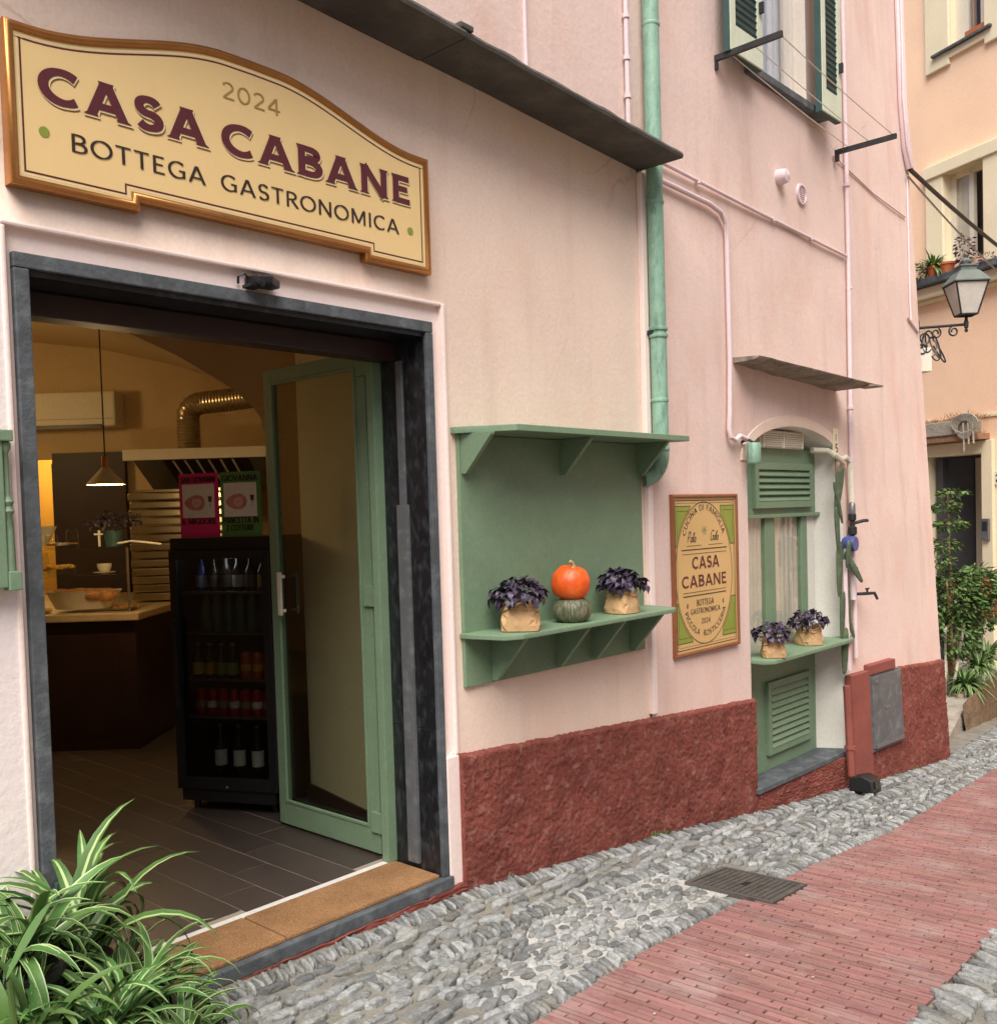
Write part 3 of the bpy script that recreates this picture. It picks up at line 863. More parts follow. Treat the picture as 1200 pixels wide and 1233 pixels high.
def stroke_poly(pts, thick, thin, pen, sx=1.0):
    pts = [Vector((a*sx, b)) for a, b in pts]
    q = [pts[0]]
    for p in pts[1:]:
        if (p-q[-1]).length > 1e-4: q.append(p)
    pts = q; L, R = [], []
    pv = Vector((cos(pen), sin(pen)))
    k = len(pts)
    for i, p in enumerate(pts):
        d = pts[min(i+1, k-1)]-pts[max(i-1, 0)]
        if d.length < 1e-6: d = Vector((1, 0))
        d.normalize()
        w = thin+(thick-thin)*abs(d.x*pv.y-d.y*pv.x)
        nn = Vector((-d.y, d.x))
        if 0 < i < k-1:
            a = (p-pts[i-1]).normalized(); b = (pts[i+1]-p).normalized()
            c = max(.5, abs(cos(a.angle(b, 0)/2)))
            w /= c
        l_, r_ = p+nn*w/2, p-nn*w/2
        if k == 2 and abs(d.y) > .3 and (p.y < .01 or p.y > .99):
            l_ += d*((p.y-l_.y)/d.y); r_ += d*((p.y-r_.y)/d.y)
        L.append(l_); R.append(r_)
    return L, R
def text_mb(mb, s, x, z, cap, width, y, thick, thin, pen=.15, serif=0, track=.06, place=None, slant=0, dx=0, dz=0, fat=0, lift=.0008):
    """adds lettering to mb on the plane y (facing -y); place maps (a,b) letter-line coordinates to (x,z)"""
    G = glyphs(thin/2)
    nat = sum(G[c][0]+track for c in s)-track
    sx = (width/cap)/nat if width else 1
    a = 0; k = 0
    for c in s:
        gw, strokes = G[c]
        for st in strokes:
            L, R = stroke_poly(st, thick/1+fat, thin+fat, pen, sx)
            polys = [(L, R)]
            if serif:
                for e, o_ in ((st[0], st[1]), (st[-1], st[-2])):
                    if e[1] in (0, 1) or (c == 'A' and e[1] == 0):
                        d = Vector(((e[0]-o_[0])*sx, e[1]-o_[1])).normalized()
                        pv = Vector((cos(pen), sin(pen)))
                        w = (thin+(thick-thin)*abs(d.x*pv.y-d.y*pv.x)+fat)/max(.5, abs(d.y))
                        sg = 1 if e[1] == 1 else -1
                        ex = e[0]*sx; y0 = e[1]+sg*fat/2; y1 = e[1]-sg*serif*1.1
                        sl = d.x/d.y*(y1-y0) if abs(d.y) > .1 else 0
                        polys.append(([Vector((ex-w/2-serif, y0)), Vector((ex-w/2-serif*.85, y0-sg*serif*.35)), Vector((ex+sl-w/2, y1))], [Vector((ex+w/2+serif, y0)), Vector((ex+w/2+serif*.85, y0-sg*serif*.35)), Vector((ex+sl+w/2, y1))]))
            for (Lp, Rp) in polys:
                n = len(mb.v); m_ = len(Lp)
                yy = y-lift-(k % 9)*.00012; k += 1
                for p in Lp+Rp:
                    px, pz = (a*sx+p.x+slant*p.y)*cap, p.y*cap
                    if place: X, Z = place(px, pz)
                    else: X, Z = x+px, z+pz
                    mb.v.append(Vector((X+dx, yy, Z+dz)))
                mb.f += [(n+i, n+i+1, n+m_+i+1, n+m_+i) for i in range(m_-1)]
        a += gw+track
    return mb
def strip(mb, pts, w, y, closed=False):
    """flat painted line on plane y"""
    P2 = [Vector(p) for p in pts]; k = len(P2); n = len(mb.v)
    for i, p in enumerate(P2):
        if closed: a, b = P2[i-1], P2[(i+1) % k]
        else: a, b = P2[max(i-1, 0)], P2[min(i+1, k-1)]
        d1 = (p-a); d2 = (b-p)
        d1 = d1.normalized() if d1.length > 1e-6 else d2.normalized()
        d2 = d2.normalized() if d2.length > 1e-6 else d1
        t = (d1+d2); t = t.normalized() if t.length > 1e-6 else d1
        nn = Vector((-t.y, t.x)); c = max(.4, nn.dot(Vector((-d1.y, d1.x))))
        o_ = nn*w/2/c
        mb.v += [Vector((p.x+o_.x, y, p.y+o_.y)), Vector((p.x-o_.x, y, p.y-o_.y))]
    r = range(k) if closed else range(k-1)
    mb.f += [(n+2*i, n+2*((i+1) % k), n+2*((i+1) % k)+1, n+2*i+1) for i in r]
def offset_poly(poly, d):
    k = len(poly); out = []
    P2 = [Vector(p) for p in poly]
    for i in range(k):
        a = (P2[i]-P2[i-1]); b = (P2[(i+1) % k]-P2[i])
        a.normalize(); b.normalize()
        n1, n2 = Vector((-a.y, a.x)), Vector((-b.y, b.x))
        nn = n1+n2
        if nn.length < 1e-5: nn = n1
        nn.normalize()
        out.append(tuple(P2[i]+nn*d/max(.4, nn.dot(n1))))
    return out

# ------------------------------------------------------------------ big shop sign
sg = thing('shop_sign', (2.16, -.03, 2.57), 'large ochre shop sign with curved top and bronze frame above the doorway, reading CASA CABANE', 'sign')
top = []
for i in range(61):
    t = i/60; x = 1.268+1.792*t
    c = abs(x-2.164)/.896
    z = 3.218-.012*c-.135*smooth(.12, .92, c)
    top.append((x, z))
outline = [(1.268, 2.57), (1.69, 2.57), (1.69, 2.602), (2.69, 2.602), (2.69, 2.57), (3.06, 2.57)]+top[::-1]   # counter-clockwise
MB().xz(outline, -.038, .004).build('board', m_board, sg)
fr = MB()
# rounded frame swept round the outline
prof = [(-.003, -.030), (-.003, -.040), (.003, -.048), (.011, -.051), (.019, -.047), (.022, -.043), (.026, -.042), (.028, -.036)]
rings = [offset_poly(outline, d) for d, _ in prof]
k = len(outline)
for r_, (d, y) in zip(rings, prof): fr.v += [Vector((a, y, b)) for a, b in r_]
for j in range(len(prof)-1): fr.f += [(j*k+i, j*k+(i+1) % k, (j+1)*k+(i+1) % k, (j+1)*k+i) for i in range(k)]
n = len(fr.v); fr.v += [Vector((a, .004, b)) for a, b in rings[0]]; fr.f += [(i, n+i, n+(i+1) % k, (i+1) % k) for i in range(k)]
fr.build('frame', m_gold, sg, smooth=True, angle=50)
ln = MB(); strip(ln, offset_poly(outline, .046), .006, -.0386, True); ln.build('border_line', m_maroon, sg)
ln = MB(); strip(ln, offset_poly(outline, .037), .004, -.0384, True); ln.build('border_line', m_creamink, sg)
for w_, x0, x1 in (('CASA', 1.366, 1.953), ('CABANE', 2.022, 2.952)):
    text_mb(MB(), w_, x0, 2.848, .118, x1-x0, -.0384, .29, .19, .12, .065, .17, dx=.007, dz=-.008, fat=.03).build('letter_shadow', m_gold, sg)
    text_mb(MB(), w_, x0, 2.848, .118, x1-x0, -.0398, .29, .19, .12, .065, .17, dx=.004, dz=-.004, fat=.035).build('letter_outline', m_creamink, sg)
    text_mb(MB(), w_, x0, 2.848, .118, x1-x0, -.0414, .29, .19, .12, .065, .17).build('shop_name_lettering', m_maroon, sg)
text_mb(MB(), 'BOTTEGA', 1.46, 2.712, .059, .49, -.039, .19, .08, .2, .0, .10).build('trade_lettering', m_ink, sg)
text_mb(MB(), 'GASTRONOMICA', 2.01, 2.712, .059, .87, -.039, .19, .08, .2, .0, .10).build('trade_lettering', m_ink, sg)
text_mb(MB(), '2024', 2.03, 3.05, .06, .255, -.039, .15, .075, .3, .0, .1).build('year_lettering', m_goldink, sg)
for x, z in ((1.378, 2.752), (2.946, 2.738)):
    MB().xz(arc(x, z, .017, .017, 0, 345, 23), -.0395, -.0385).build('dot', m_olive, sg)

# ------------------------------------------------------------------ small framed sign by the window
sp = thing('wall_poster', (5.39, -.02, .6), 'framed ochre sign with an oval emblem and green corners, left of the window', 'sign')
def rect(x0, x1, z0, z1): return [(x0, z0), (x1, z0), (x1, z1), (x0, z1)]
MB().box(5.004, 5.778, -.028, .0, .598, 1.572).build('board', m_board2, sp)
fr = MB(); ro = rect(5.002, 5.780, .596, 1.574)
prof2 = [(-.004, -.0), (-.004, -.036), (.004, -.042), (.013, -.040), (.018, -.030)]
k = 4
for d, y in prof2: fr.v += [Vector((a, y, b)) for a, b in offset_poly(ro, d)]
for j in range(len(prof2)-1): fr.f += [(j*k+i, j*k+(i+1) % k, (j+1)*k+(i+1) % k, (j+1)*k+i) for i in range(k)]
fr.build('frame', m_bronze2, sp, smooth=True, angle=25)
cx, cz, ra, rb = 5.368, 1.088, .338, .442
ln = MB(); strip(ln, offset_poly(ro, .034), .005, -.0287, True); strip(ln, offset_poly(ro, .050), .002, -.0287, True)
strip(ln, arc(cx, cz, ra, rb, 0, 357, 119), .005, -.0291, True); ln.build('border_line', m_ink, sp)
for sx_ in (-1, 1):
    for sz_ in (-1, 1):
        gc = MB(); gl = MB()
        xo = 5.388-5.388+ (5.036 if sx_ < 0 else 5.744); zo = .672 if sz_ < 0 else 1.506
        a0 = 118 if sz_ > 0 else 118
        pts = []
        for i in range(13):
            t = radians(62+i*(158-62)/12-0)  # angle measured for upper left
            ang = t if sx_ < 0 else pi-t
            px = cx+(ra+.012)*cos(ang); pz = cz+sz_*(rb+.012)*sin(ang)
            if (sx_ < 0 and px < xo+.175) or (sx_ > 0 and px > xo-.175): pts.append((px, pz))
        if sx_ < 0: pts = [((xo+.175), zo)]+[p for p in pts if (p[1]-zo)*sz_ < 0]+[(xo, pts[-1][1]), (xo, zo)]
        else: pts = [((xo-.175), zo)]+[p for p in pts if (p[1]-zo)*sz_ < 0]+[(xo, pts[-1][1]), (xo, zo)]
        tri = geometry.tessellate_polygon([[Vector((a, b, 0)) for a, b in pts]])
        n = len(gc.v); gc.v += [Vector((a, -.0288, b)) for a, b in pts]; gc.f += [tuple(i+n for i in t) for t in tri]
        strip(gl, pts, .004, -.0293, True)
        strip(gl, [(xo-sx_*.155, zo-sz_*.03), (xo-sx_*.018, zo-sz_*.03), (xo-sx_*.018, zo-sz_*.2)], .0025, -.0293)
        gf = gc.build('corner_field', m_olive, sp); gl.build('corner_line', m_ink, gf)
tx = MB()
text_mb(tx, 'CASA', 5.217, 1.118, .075, .325, -.029, .2, .15, .12, .05, .1)
text_mb(tx, 'CABANE', 5.095, 1.006, .073, .537, -.029, .2, .15, .12, .05, .1)
tx.build('shop_name_lettering', m_maroon, sp)
tx = MB()
text_mb(tx, 'BOTTEGA', 5.262, .888, .038, .203, -.029, .15, .08, .25, 0, .1)
text_mb(tx, 'GASTRONOMICA', 5.188, .840, .033, .355, -.029, .15, .08, .25, 0, .1)
text_mb(tx, '2024', 5.312, .775, .032, .108, -.029, .15, .09, .25, 0, .1)
def on_arc(total, r_x, r_z, upper, cz):
    # maps line coordinate to an ellipse centred on the emblem
    N_ = 200; P_ = []
    for i in range(N_+1):
        a = (pi*1.08-1.16*pi*i/N_) if upper else (-pi*1.08+1.16*pi*i/N_)
        P_.append((cx+r_x*cos(a), cz+r_z*sin(a)))
    Ls = [0]
    for i in range(N_): Ls.append(Ls[-1]+hypot(P_[i+1][0]-P_[i][0], P_[i+1][1]-P_[i][1]))
    st = (Ls[-1]-total)/2
    def f(px, pz):
        s = st+px; j = 0
        while j < N_-1 and Ls[j+1] < s: j += 1
        t = (s-Ls[j])/(Ls[j+1]-Ls[j]); a, b = P_[j], P_[j+1]
        dx_, dz_ = (b[0]-a[0]), (b[1]-a[1]); l = hypot(dx_, dz_)
        return a[0]+dx_*t-dz_/l*pz, a[1]+dz_*t+dx_/l*pz
    return f
text_mb(tx, 'CUCINA DI FAMIGLIA', 0, 0, .036, .58, -.029, .15, .09, .25, 0, .12, on_arc(.58, .235, .235, True, 1.245))
text_mb(tx, 'PICCOLA  ROSTICCERIA', 0, 0, .036, .62, -.029, .15, .09, .25, 0, .12, on_arc(.62, .262, .235, False, .93))
text_mb(tx, 'Pala', 5.165, 1.285, .065, .10, -.029, .10, .05, .6, 0, .02, slant=.3)
text_mb(tx, 'Gola', 5.435, 1.288, .065, .10, -.029, .10, .05, .6, 0, .02, slant=.3)
for (a, b, z, w) in ((5.10, 5.645, 1.238, .006), (5.11, 5.64, 1.212, .003), (5.11, 5.625, .975, .003), (5.11, 5.625, .954, .006), (5.16, 5.33, 1.262, .003), (5.42, 5.59, 1.262, .003)):
    strip(tx, [(a, z), (b, z)], w, -.0296)
for x in (5.155, 5.585): strip(tx, arc(x, .895, .006, .012, 0, 330, 11), .005, -.0296, True)
tx.build('small_lettering', m_ink, sp)
hb = MB()   # sprig drawn in the middle of the emblem
for a in (20, 55, 80, 110, 140, 170, 230, 310):
    l = .045 if a < 200 else .03
    c0 = Vector((5.375, 1.345)); d = Vector((cos(radians(a)), sin(radians(a)))); nn = Vector((-d.y, d.x))
    pts = [c0, c0+d*l*.4+nn*.006, c0+d*l, c0+d*l*.4-nn*.006]
    n = len(hb.v); hb.v += [Vector((p.x, -.0291, p.y)) for p in pts]; hb.f.append((n, n+1, n+2, n+3))
hb.build('sprig_print', m_sage, sp)

# ------------------------------------------------------------------ green wall shelf
sh = thing('wall_shelf', (3.95, -.02, .69), 'green painted wooden wall shelf with tall back panel and angled brackets, right of the doorway', 'shelf')
MB().box(3.222, 4.70, -.022, .012, .69, 1.868).build('back_panel', m_green, sh, bevel=.003)
MB().xy([(3.19, .0), (3.19, -.03), (3.335, -.285), (4.80, -.285), (4.80, -.26), (4.73, .0)], 1.870, 1.900).build('top_board', m_green, sh, bevel=.003)
MB().xy([(3.205, -.005), (3.205, -.07), (3.245, -.25), (3.33, -.29), (4.60, -.29), (4.66, -.26), (4.72, -.02), (4.72, -.005)], .922, .945).build('shelf_board', m_green, sh, bevel=.004)
def br(x, top_, bot, d, t=.026):
    s_ = 1 if top_ > bot else -1
    MB().yz([(-.022, top_), (-d, top_), (-d, top_-s_*.012), (-.05, bot), (-.022, bot)], x, x+t).build('bracket', m_green, sh, bevel=.002)
for x in (3.232, 3.965, 4.666): br(x, 1.869, 1.685, .215)
for x in (3.40, 3.885, 4.19, 4.55): br(x, .921, .70, .235)

# ------------------------------------------------------------------ potted purple basil in paper bags
def basil_leaf(seed):
    mb = MB(); r = random.Random(seed); w = .56
    prof = [0, .55, .95, 1, .75, .38, 0]
    for i, p in enumerate(prof):
        t = i/6
        zc = .18*sin(t*pi)-.22*t*t
        for s_ in (-1, 0, 1): mb.v.append(Vector((t, s_*p*w*.5+.02*r.uniform(-1, 1), zc+(0 if s_ == 0 else .07*p+.03*r.uniform(-1, 1)))))
    for i in range(6):
        for j in range(2): mb.f.append((i*3+j, i*3+3+j, i*3+4+j, i*3+1+j))
    return mb.mesh('leaf', m_basil, smooth=True, angle=180)
BL = [basil_leaf(i) for i in range(6)]
def bag(seed, r0, h):
    r = random.Random(seed); mb = MB(); n = 22
    rows = [(0, .94), (.03, 1.04), (.22, 1.06), (.42, 1.02), (.60, .95), (.70, .90), (.74, .97), (.86, .95), (1.0, .98), (.99, .90), (.6, .84)]
    ph = r.uniform(0, 6)
    for k, (t, s_) in enumerate(rows):
        for j in range(n):
            a = 2*pi*(j+.45*(k % 2))/n
            sq = 1/max(abs(cos(a+ph)), abs(sin(a+ph)))**.62
            cr = 1+.03*sin(3*a+ph)+(r.uniform(-.05, .05) if 1 < k < 9 else 0)
            z = h*t*(1+(.10*sin(2*a+ph)+.05*sin(5*a) if t > .65 else 0))
            mb.v.append(Vector((r0*s_*sq*cr*.88*cos(a), r0*s_*sq*cr*.88*sin(a), z)))
    for i in range(len(rows)-1):
        for j in range(n):
            q = (i*n+j, i*n+(j+1) % n, (i+1)*n+(j+1) % n, (i+1)*n+j)
            mb.f += [(q[0], q[1], q[2]), (q[0], q[2], q[3])] if r.random() < .5 else [(q[0], q[1], q[3]), (q[1], q[2], q[3])]
    mb.f.append(tuple(range(n))[::-1])
    return mb
def basil(loc, r0, h, spread, n, seed, label, rz=0):
    t = thing('basil_plant', loc, label, 'potted plant', 'purple basil in paper bags', rz)
    M0 = wmat(t)
    o = MB(); b = bag(seed, r0, h); o.v = [M0 @ p for p in b.v]; o.f = b.f
    o.build('paper_bag', m_bag, t, smooth=True, angle=16)
    so_ = MB().lathe([(0, h*.8), (r0*.85, h*.8)], 20, M0).build('soil', m_soil, t)
    st = MB(); r = random.Random(seed+5)
    for i in range(12):
        a = r.uniform(0, 2*pi); d = r.uniform(.1, .8)
        st.tube([M0 @ Vector((r0*.4*cos(a)*d, r0*.4*sin(a)*d, h*.78)), M0 @ Vector((spread*.5*d*cos(a), spread*.5*d*sin(a), h+spread*.35)), M0 @ Vector((spread*.8*d*cos(a), spread*.8*d*sin(a), h+spread*.7))], .0024, 5)
    st.build('stem', m_basil, t)
    for i in range(n):
        u_ = r.uniform(-.25, 1); a = r.uniform(0, 2*pi); q = (1-max(0, u_)**2)**.5*r.uniform(.72, 1.06)
        lump = 1+.14*sin(3*a+seed)
        p = Vector((spread*q*cos(a)*lump, spread*q*sin(a)*lump, h+.012+spread*.74*u_*r.uniform(.8, 1.1)))
        l = r.uniform(.038, .062)
        M = M0 @ Matrix.Translation(p) @ RZ(a+r.uniform(-1.1, 1.1)) @ RY(r.uniform(-.5, .5)+.75*(1-max(0, u_))-.1) @ RX(r.uniform(-.6, .6)) @ T(-.3*l, 0, 0) @ SC(l, l*1.25, l)
        inst('leaf', r.choice(BL), M, t)
basil((3.445, -.175, .9455), .100, .135, .122, 160, 3, 'purple basil in a kraft paper bag at the near end of the green wall shelf', .5)
basil((4.28, -.165, .9455), .086, .135, .112, 140, 9, 'purple basil in a kraft paper bag on the green wall shelf, right of the pumpkins', 1.2)
basil((6.14, -.085, .4625), .086, .13, .115, 130, 15, 'purple basil in a paper bag at the left front of the window ledge', .2)
basil((6.82, -.03, .4625), .095, .14, .128, 140, 21, 'purple basil in a paper bag at the back right of the window ledge', 2.0)

# ------------------------------------------------------------------ pumpkins
def gourd(r, hz, ribs, depth, flat, n=64, m_=28):
    mb = MB()
    for i in range(m_+1):
        a = -pi/2+pi*i/m_
        for j in range(n):
            th = 2*pi*j/n
            k_ = 1-depth*(.5+.5*cos(ribs*th))**3*cos(a)**.5 if abs(cos(a)) > 1e-6 else 1
            rr = r*cos(a)**flat if cos(a) > 0 else 0
            z = hz*math.copysign(abs(sin(a))**.9, sin(a))-hz*.16*math.exp(-(cos(a)/.35)**2)*(1 if sin(a) > 0 else -1)
            mb.v.append(Vector((rr*k_*cos(th), rr*k_*sin(th), z)))
    for i in range(m_): mb.f += [(i*n+j, i*n+(j+1) % n, (i+1)*n+(j+1) % n, (i+1)*n+j) for j in range(n)]
    return mb
gp = thing('green_squash', (3.835, -.175, .9455), 'flattened dark green squash with pale ribs under the orange pumpkin on the green shelf', 'squash')
b = gourd(.098, .066, 14, .035, .62); o = MB(); o.v = [p+Vector((3.835, -.175, .9455+.058)) for p in b.v]; o.f = b.f
o.build('skin', m_gourd, gp, smooth=True, angle=180)
op = thing('orange_pumpkin', (3.835, -.17, 1.058), 'round orange pumpkin balanced on top of the green squash on the shelf', 'pumpkin')
Mp = T(3.835, -.17, 1.058+.078) @ RY(.06) @ RX(.2)
b = gourd(.098, .086, 9, .02, .7)
for p in b.v:
    u_ = p.z/.086
    if u_ > .45: p.x *= 1-.18*(u_-.45); p.y *= 1-.18*(u_-.45); p.z += .028*max(0, u_-.55)
o = MB(); o.v = [Mp @ p for p in b.v]; o.f = b.f
o.build('skin', m_pump, op, smooth=True, angle=180)
MB().tube([Mp @ Vector(p) for p in ((0, 0, .075), (-.002, 0, .092), (-.012, .004, .107), (-.026, .006, .113))], [.016, .010, .009, .008], 8).build('stalk', m_stalk, op, smooth=True)

# ------------------------------------------------------------------ slate canopies
cn = thing('slate_canopy', (3.0, -.15, 3.5), 'long dark slate canopy slab across the wall above the shop sign', 'canopy')
def cz_(x): return 3.555-.051*(x-2.43)
def slab(x0, x1, d, t, jag=0, zf=cz_, wall=.004):
    mb = MB(); n = int((x1-x0)/.06); 
    for i in range(n+1):
        x = x0+(x1-x0)*i/n
        e = d+jag*noise.noise((x*5, 0, 3)); z = zf(x)
        zt = t*(1+.25*noise.noise((x*7, 2, 3)))
        mb.v += [Vector((x, wall, z)), Vector((x, -e, z)), Vector((x, -e-.004, z+zt*.5)), Vector((x, -e+.004, z+zt)), Vector((x, wall, z+t))]
    for i in range(n): mb.f += [(i*5+j, i*5+(j+1) % 5, i*5+5+(j+1) % 5, i*5+5+j) for j in range(5)]
    mb.f += [tuple(range(5)), tuple(n*5+j for j in range(5))[::-1]]
    return mb
slab(3.075, 4.785, .293, .032, .006).build('slab', m_canopy, cn, smooth=True)
slab(.9, 3.065, .300, .032, .006, lambda x: cz_(x)-.004).build('slab', m_canopy, cn, smooth=True)
MB().box(3.03, 3.11, -.302, .0, cz_(3.07)+.03, cz_(3.07)+.055).build('joint_cover', m_canopy, cn, bevel=.006)
c2 = thing('window_canopy', (6.6, -.15, 2.4), 'small broken stone canopy slab over the green window', 'canopy')
z2 = lambda x: 2.445-.048*(x-5.8)
mb = MB(); n = 34
for i in range(n+1):
    x = 5.80+1.56*i/n
    e = .20+.12*i/n+.012*noise.noise((x*6, 1, 1)); z = z2(x); z_in = z-.012-.02*max(0, noise.noise((x*4, 5, 2)))
    mb.v += [Vector((x, .004, z_in)), Vector((x, -e*.8, z_in+.004)), Vector((x, -e, z+.004)), Vector((x, -e-.006, z+.014)), Vector((x, .004, z+.026))]
for i in range(n): mb.f += [(i*5+j, i*5+(j+1) % 5, i*5+5+(j+1) % 5, i*5+5+j) for j in range(5)]
mb.f += [tuple(range(5)), tuple(n*5+j for j in range(5))[::-1]]
mb.build('slab', m_canopy2, c2, smooth=True)
MB().box(7.30, 7.46, -.36, -.22, 2.362, 2.374).build('slab', m_canopy2, c2)

# ================================================================== pipes and fittings on the facade
def WP(xa, za, off=.0):
    """point standing off the battered wall that lies behind the sighted spot (xa, za) of its plane"""
    A = Vector((xa, -.02, za)); t = 1.0
    for _ in range(6):
        p = camP+(A-camP)*t
        t = (bat(p.x, p.z)-.012-off+3.2)/(A.y+3.2)
    return camP+(A-camP)*t
dp = thing('downpipe', (4.83, -.06, 1.6), 'thick weathered green copper downpipe beside the shelf, passing the end of the dark canopy', 'pipe')
el = [(4.826, -.075, 8), (4.826, -.075, 5), (4.828, -.075, 3), (4.83, -.075, 1.80)]+[(4.83-.01*sin(a)-.09*(1-cos(a)), -.075+.06*(1-cos(a)), 1.80-.13*sin(a)) for a in [pi/2*i/8 for i in range(1, 9)]]
MB().tube(el, .047, 18).build('pipe', m_greenold, dp, smooth=True)
for z, r_ in ((2.53, .054), (2.49, .054), (2.12, .050), (1.84, .050), (4.25, .050), (3.25, .050)):
    MB().lathe([(.042, z-.012), (r_, z-.010), (r_+.003, z), (r_, z+.010), (.042, z+.012)], 18, T(4.829, -.075, 0)).build('collar', m_greenold, dp, smooth=True)
MB().box(4.775, 4.80, -.075, -.03, 2.495, 2.52).build('bracket', m_iron, dp)
def pipe(name, label, pts, r, mat, cat='pipe', clips=(), n=10):
    o = MB().tube(pts, r, n).build(name, mat, smooth=True)
    tag(o, label, cat)
    for p in clips:
        MB().tube([Vector(p)+Vector((0, 0, -.012)), Vector(p)+Vector((0, 0, .012))], r*1.5, n).build('clip', mat, o, smooth=True)
    return o
pipe('rain_pipe', 'slim pale pink pipe with ring joints standing on the canopy, left of the green downpipe', [(4.64, -.035, 8), (4.64, -.035, 3.46)], .014, m_wpipe, clips=[(4.64, -.035, z) for z in (4.25, 4.02, 3.81, 3.6)])
pipe('cable_duct', 'thin pale cable duct running up the wall from the middle of the canopy', [(3.76, -.02, 8), (3.785, -.02, 3.5)], .011, m_wpipe)
pipe('cable_duct', 'long pink conduit crossing the wall below the upper window', [(4.83, -.035, 3.53), WP(6.2, 3.485, .02), WP(7.62, 3.439, .02)], .012, m_wpipe, clips=[WP(5.4, 3.512, .02), WP(6.4, 3.479, .02), WP(7.0, 3.46, .02)])
pipe('bent_pipe', 'pale pipe bending down from the downpipe to the arched window', [(4.96, -.035, 3.417), (5.50, -.04, 3.395), (5.64, -.04, 3.37), (5.70, -.04, 3.31), (5.71, -.04, 3.2), (5.715, -.04, 2.45), (5.70, -.04, 2.10), (5.685, -.04, 2.0), (5.70, -.045, 1.945), (5.75, -.05, 1.925), (5.80, -.055, 1.955), (5.92, -.05, 1.935)], .016, m_wpipe)
c0 = [WP(7.639, 5.42, .03), WP(7.67, 3.5, .03), WP(7.66, 2.0, .03), WP(7.675, 1.2, .03), WP(7.69, .25, .03)]
pipe('riser_pipe', 'tall thin pale conduit rising from the red base past the upper shutter', c0, .017, m_wpipe, clips=[WP(7.66, 4.0, .03), WP(7.68, 3.2, .03), WP(7.665, 2.25, .03)])
cc = [WP(8.78, 6.3, .03), WP(8.83, 5.6, .03), WP(8.86, 5.0, .03), WP(8.93, 4.62, .03), WP(9.03, 4.45, .03)]
cb = pipe('cable_bundle', 'bundle of pale lilac cables running down the far corner of the pink house', cc, .030, m_wpipe)
for k in range(3): MB().tube([Vector(p)+Vector((.03*(k-1)+.012*sin(i*2+k), -.03, 0)) for i, p in enumerate(cc)], .010, 6).build('cable', m_wpipe, cb, smooth=True)
endA = camP+(right*((1200-600)/1176.8)+down*((300-661)/1176.8)+fw)*13.0
def sag(a, b, s, n=12): return [a.lerp(b, i/n)+Vector((0, 0, -s*4*(i/n)*(1-i/n))) for i in range(n+1)]
pipe('overhead_cable', 'thick dark cable slung from the pink corner across the lane', sag(cc[-1], endA+Vector((.6, -.45, -.4)), .06), .020, m_iron, 'cable')
pipe('overhead_cable', 'thin cable below the thick one, slung from the pink corner', sag(WP(8.98, 4.38, .03), endA+Vector((.3, -.2, -.55)), .05), .009, m_zinc, 'cable')
pipe('wall_cable', 'thin cable sloping down the wall from the iron bar towards the corner', [WP(7.42, 4.17, .01), WP(8.2, 4.05, .01), WP(8.92, 4.0, .01)], .007, m_wpipe, 'cable')
pipe('wall_cable', 'thin cable outline dropping down the corner and turning to the lamp bracket', [WP(8.97, 4.35, .01), WP(9.0, 3.3, .01), WP(9.02, 3.1, .01), WP(8.95, 3.12, .01), WP(9.2, 3.02, .01)], .009, m_wpipe, 'cable')
# washing line bars
for nm, x0, xz_, e in (('washing line bar', 5.66, 4.345, 'iron washing line bar by the left shutter'), ('', 7.50, 4.215, 'iron washing line bar right of the upper window')):
    t = thing('line_bar', (x0, -.02, xz_), e, 'iron bar', 'washing line bars')
    MB().box(x0-.012, x0+.012, -.47, .0, xz_-.018, xz_+.018).build('arm', m_iron, t)
    MB().box(x0-.01, x0+.01, -.03, .0, xz_-.07, xz_-.018).build('bracket', m_iron, t)
for k, y in enumerate((-.10, -.26, -.44)):
    pipe('washing_line', ('innermost', 'middle', 'outermost')[k]+' white washing line strung between the two iron bars', sag(Vector((5.66, y, 4.365)), Vector((7.50, y, 4.235)), .012), .0035, m_acw, 'line', n=5)
# round vents
t = thing('vent_cowl', WP(6.479, 3.783), 'small pink domed cap on the upper pink wall', 'vent')
p = WP(6.479, 3.783, .0)
MB().lathe([(.055, 0), (.055, .03), (.045, .075), (.0, .085)], 18, T(*p) @ RX(pi/2)).build('cap', m_wpipe, t, smooth=True)
p = WP(6.828, 3.744, 0)
t = thing('round_vent', p, 'round louvred vent with pale rim on the upper pink wall', 'vent')
MB().lathe([(.075, 0), (.075, .02), (.060, .022), (.058, .008), (0, .008)], 24, T(*p) @ RX(pi/2)).build('rim', m_wpipe, t, smooth=True)
for i in range(7): MB().box(p.x-.05, p.x+.05, p.y-.016, p.y-.008, p.z-.046+i*.0145, p.z-.041+i*.0145).build('slat', m_wpipe, t)
# number tile
p = WP(7.345, 1.955, .0)
t = thing('number_tile', p, 'narrow cream house number tile beside the window arch, number 15 set upright', 'sign')
MB().box(p.x-.04, p.x+.04, p.y-.014, p.y, p.z-.115, p.z+.115).build('tile', m_ocream, t, bevel=.004)
tx = text_mb(MB(), '1', p.x-.012, p.z+.02, .05, 0, p.y-.0145, .2, .14); text_mb(tx, '5', p.x-.016, p.z-.07, .07, 0, p.y-.0145, .2, .14)
tx.build('number_print', m_ink, t)
